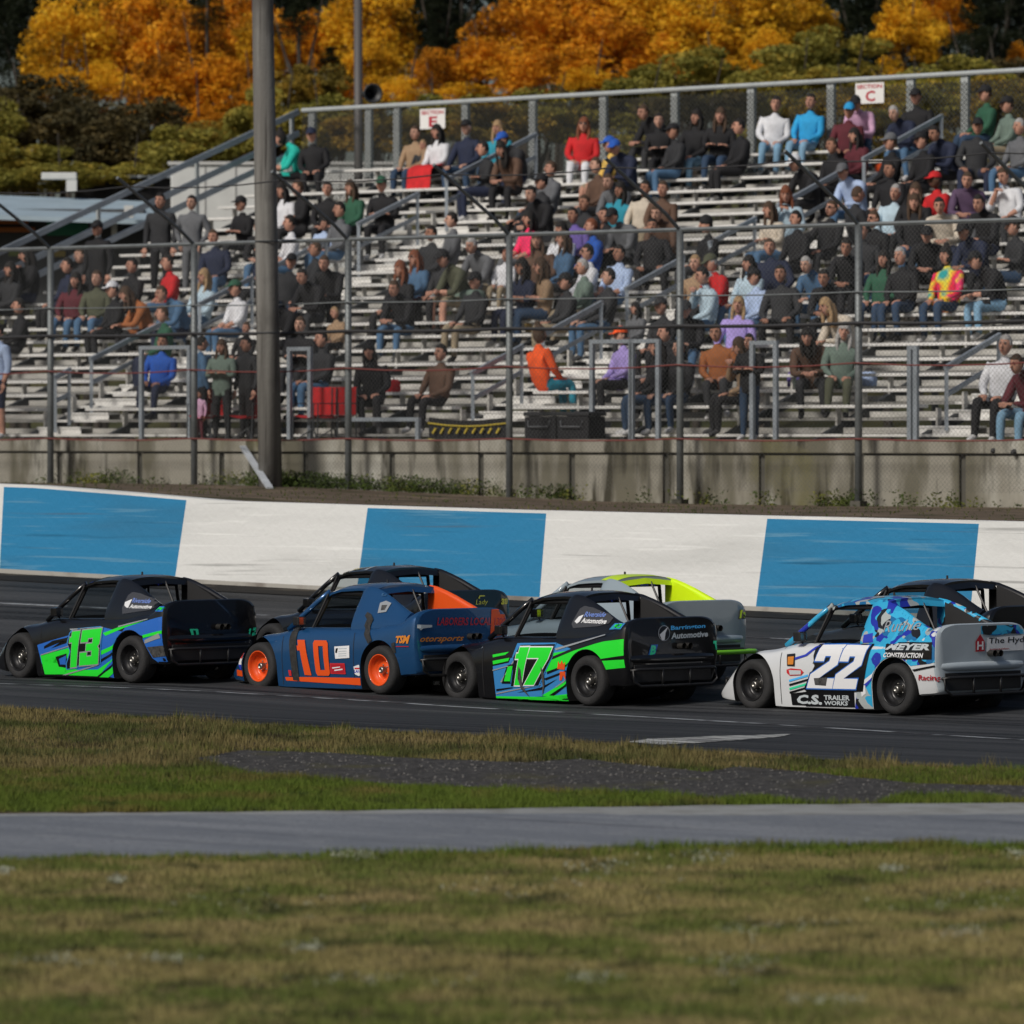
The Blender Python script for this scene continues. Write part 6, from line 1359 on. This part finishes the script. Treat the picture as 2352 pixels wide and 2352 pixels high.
def cooler(loc, w_, h, d_, col, lid, label):
    t = tag(empty('cooler', loc, R(-40)), label, 'cooler'); b = MB(); b.box((0,0,h*.42), (w_,d_,h*.84)); b.build('cooler_box', cloth(col), t, bevel=.02); b = MB(); b.box((0,0,h*.92), (w_*1.04,d_*1.06,h*.14)); b.build('lid', cloth(lid), t, bevel=.015)
    b = MB(); b.tube([(-w_*.35,-d_*.55,h*.7),(-w_*.3,-d_*.62,h*.5),(w_*.3,-d_*.62,h*.5),(w_*.35,-d_*.55,h*.7)], .01, 6); b.build('handle', cloth('grey'), t)
for x, col, lab in ((1260,'black','black hard case on the concourse beneath the orange hoodie, left one'),(1335,'black','black hard case on the concourse beneath the orange hoodie, right one')):
    X, Y, u = onv(x, 66.62); cooler((X, Y, 2.663), .62, .46, .42, col, 'charcoal', lab)
def fold_chair(x, label, col='red', sc=1):
    X, Y, u = onv(x, 66.62); t = tag(empty('folding_chair', (X, Y, 2.663), R(-40)), label, 'chair', 'red folding chairs on the concourse')
    b = MB(); b.tube([(-.25,-.22,0),(.24,.20,.42)], .012, 6); b.tube([(.25,-.22,0),(-.24,.20,.42)], .012, 6); b.build('cross_legs', M_dsteel, t)
    for s_ in (-1, 1): b = MB(); b.tube([(s_*.26,.22,0),(s_*.26,.24,.85)], .012, 6); b.tube([(s_*.26,-.22,0),(s_*.26,-.20,.60),(s_*.26,.22,.60)], .012, 6); b.build('side_frame', M_dsteel, t)
    b = MB(); xs = [-.25+.05*i for i in range(11)]; V = [(x_, y_, .42-.05*math.cos(x_*6)-.0*y_) for x_ in xs for y_ in (-.2, .22)]; V += [(a, c, e-.008) for a, c, e in V]
    b.add(V, [(2*i, 2*i+1, 2*i+3, 2*i+2) for i in range(10)]+[(22+2*i, 22+2*i+2, 22+2*i+3, 22+2*i+1) for i in range(10)]); b.build('seat', cloth(col), t)
    b = MB(); V = [(x_, .24+.04*math.cos(x_*6), z_) for x_ in xs for z_ in (.42, .86)]; V += [(a, c+.008, e) for a, c, e in V]; b.add(V, [(2*i, 2*i+1, 2*i+3, 2*i+2) for i in range(10)]+[(22+2*i, 22+2*i+2, 22+2*i+3, 22+2*i+1) for i in range(10)]); b.build('backrest', cloth(col), t)
for x, lab in ((478,'red folding chair behind the small child in pink'),(572,'red folding chair just left of the wooden pole'),(722,'red folding chair right of the wooden pole, nearer the pole'),(768,'red folding chair right of the wooden pole, nearer the fence post')): fold_chair(x, lab)
# banner and blanket
X, Y, u0 = onv(985, 66.45); u1 = uat(1168, 66.45); t = tag(empty('banner', W((u0+u1)/2, 66.45, 2.72)), 'black and yellow lettered banner hung low on the concourse rail', 'banner'); o_ = tuple(t.location)
b = MB(); N = 20; V = []
for i in range(N+1):
    q = i/N; sag = .05*math.sin(math.pi*q)
    for z_ in (2.72, 3.02): V.append(W(lerp(u0, u1, q), 66.45+.02*math.sin(q*21), z_-sag+.02*(z_ > 3)))
V += [tuple(Vector(p)+Vector(W(0,.01,0))) for p in V]; n2 = 2*(N+1)
b.add(V, [(2*i, 2*i+1, 2*i+3, 2*i+2) for i in range(N)]+[(n2+2*i, n2+2*i+2, n2+2*i+3, n2+2*i+1) for i in range(N)]); b.build('banner_cloth', cloth('black'), t, world=o_)
b = MB(); M_by = mat('banner_yellow', (.45,.34,.03), .7)
for z_ in (2.70, 2.95): b.tube([W(lerp(u0, u1, i/N), 66.43+.02*math.sin(i/N*21), z_-.05*math.sin(math.pi*i/N)) for i in range(N+1)], .014, 5)
b.build('banner_edging', M_by, t, world=o_)
V_, Fc = text_mesh('RACEWAY', .02) if 0 else (None, None)
b = MB()
for i in range(9): q = (i+.7)/10; b.bar(W(lerp(u0, u1, q), 66.415, 2.79), W(lerp(u0, u1, q)+.06, 66.415, 2.87), .03)
b.build('yellow_marks', M_by, t, world=o_)
pr = min((p for p in people if p['top'] == 'white' and abs(p['x']-1007) < 3), key=lambda p: p['x']); b = MB(); V = []
for i in range(9):
    a = -.26+.065*i
    for (y_, z_) in ((-.02,.20),(-.20,.225),(-.40,.215),(-.53,.14),(-.56,-.05),(-.58,-.26)): V.append((a*(1.0+.2*abs(y_)), y_+.015*math.sin(i*2.3), z_-.25*max(0, abs(a)-.2)))
V2 = [(x_, y_-.0, z_-.012) for x_, y_, z_ in V]; b.add(V+V2, [(i*6+j, i*6+j+1, (i+1)*6+j+1, (i+1)*6+j) for i in range(8) for j in range(5)]+[(54+i*6+j, 54+(i+1)*6+j, 54+(i+1)*6+j+1, 54+i*6+j+1) for i in range(8) for j in range(5)])
t = b.build('blanket', cloth('red'), smooth=True); t.location = (pr['X'], pr['Y'], pr['z']); t.rotation_euler = (0,0,R(-40)); tag(t, 'red blanket spread over the knees of the woman under the left sign', 'blanket')
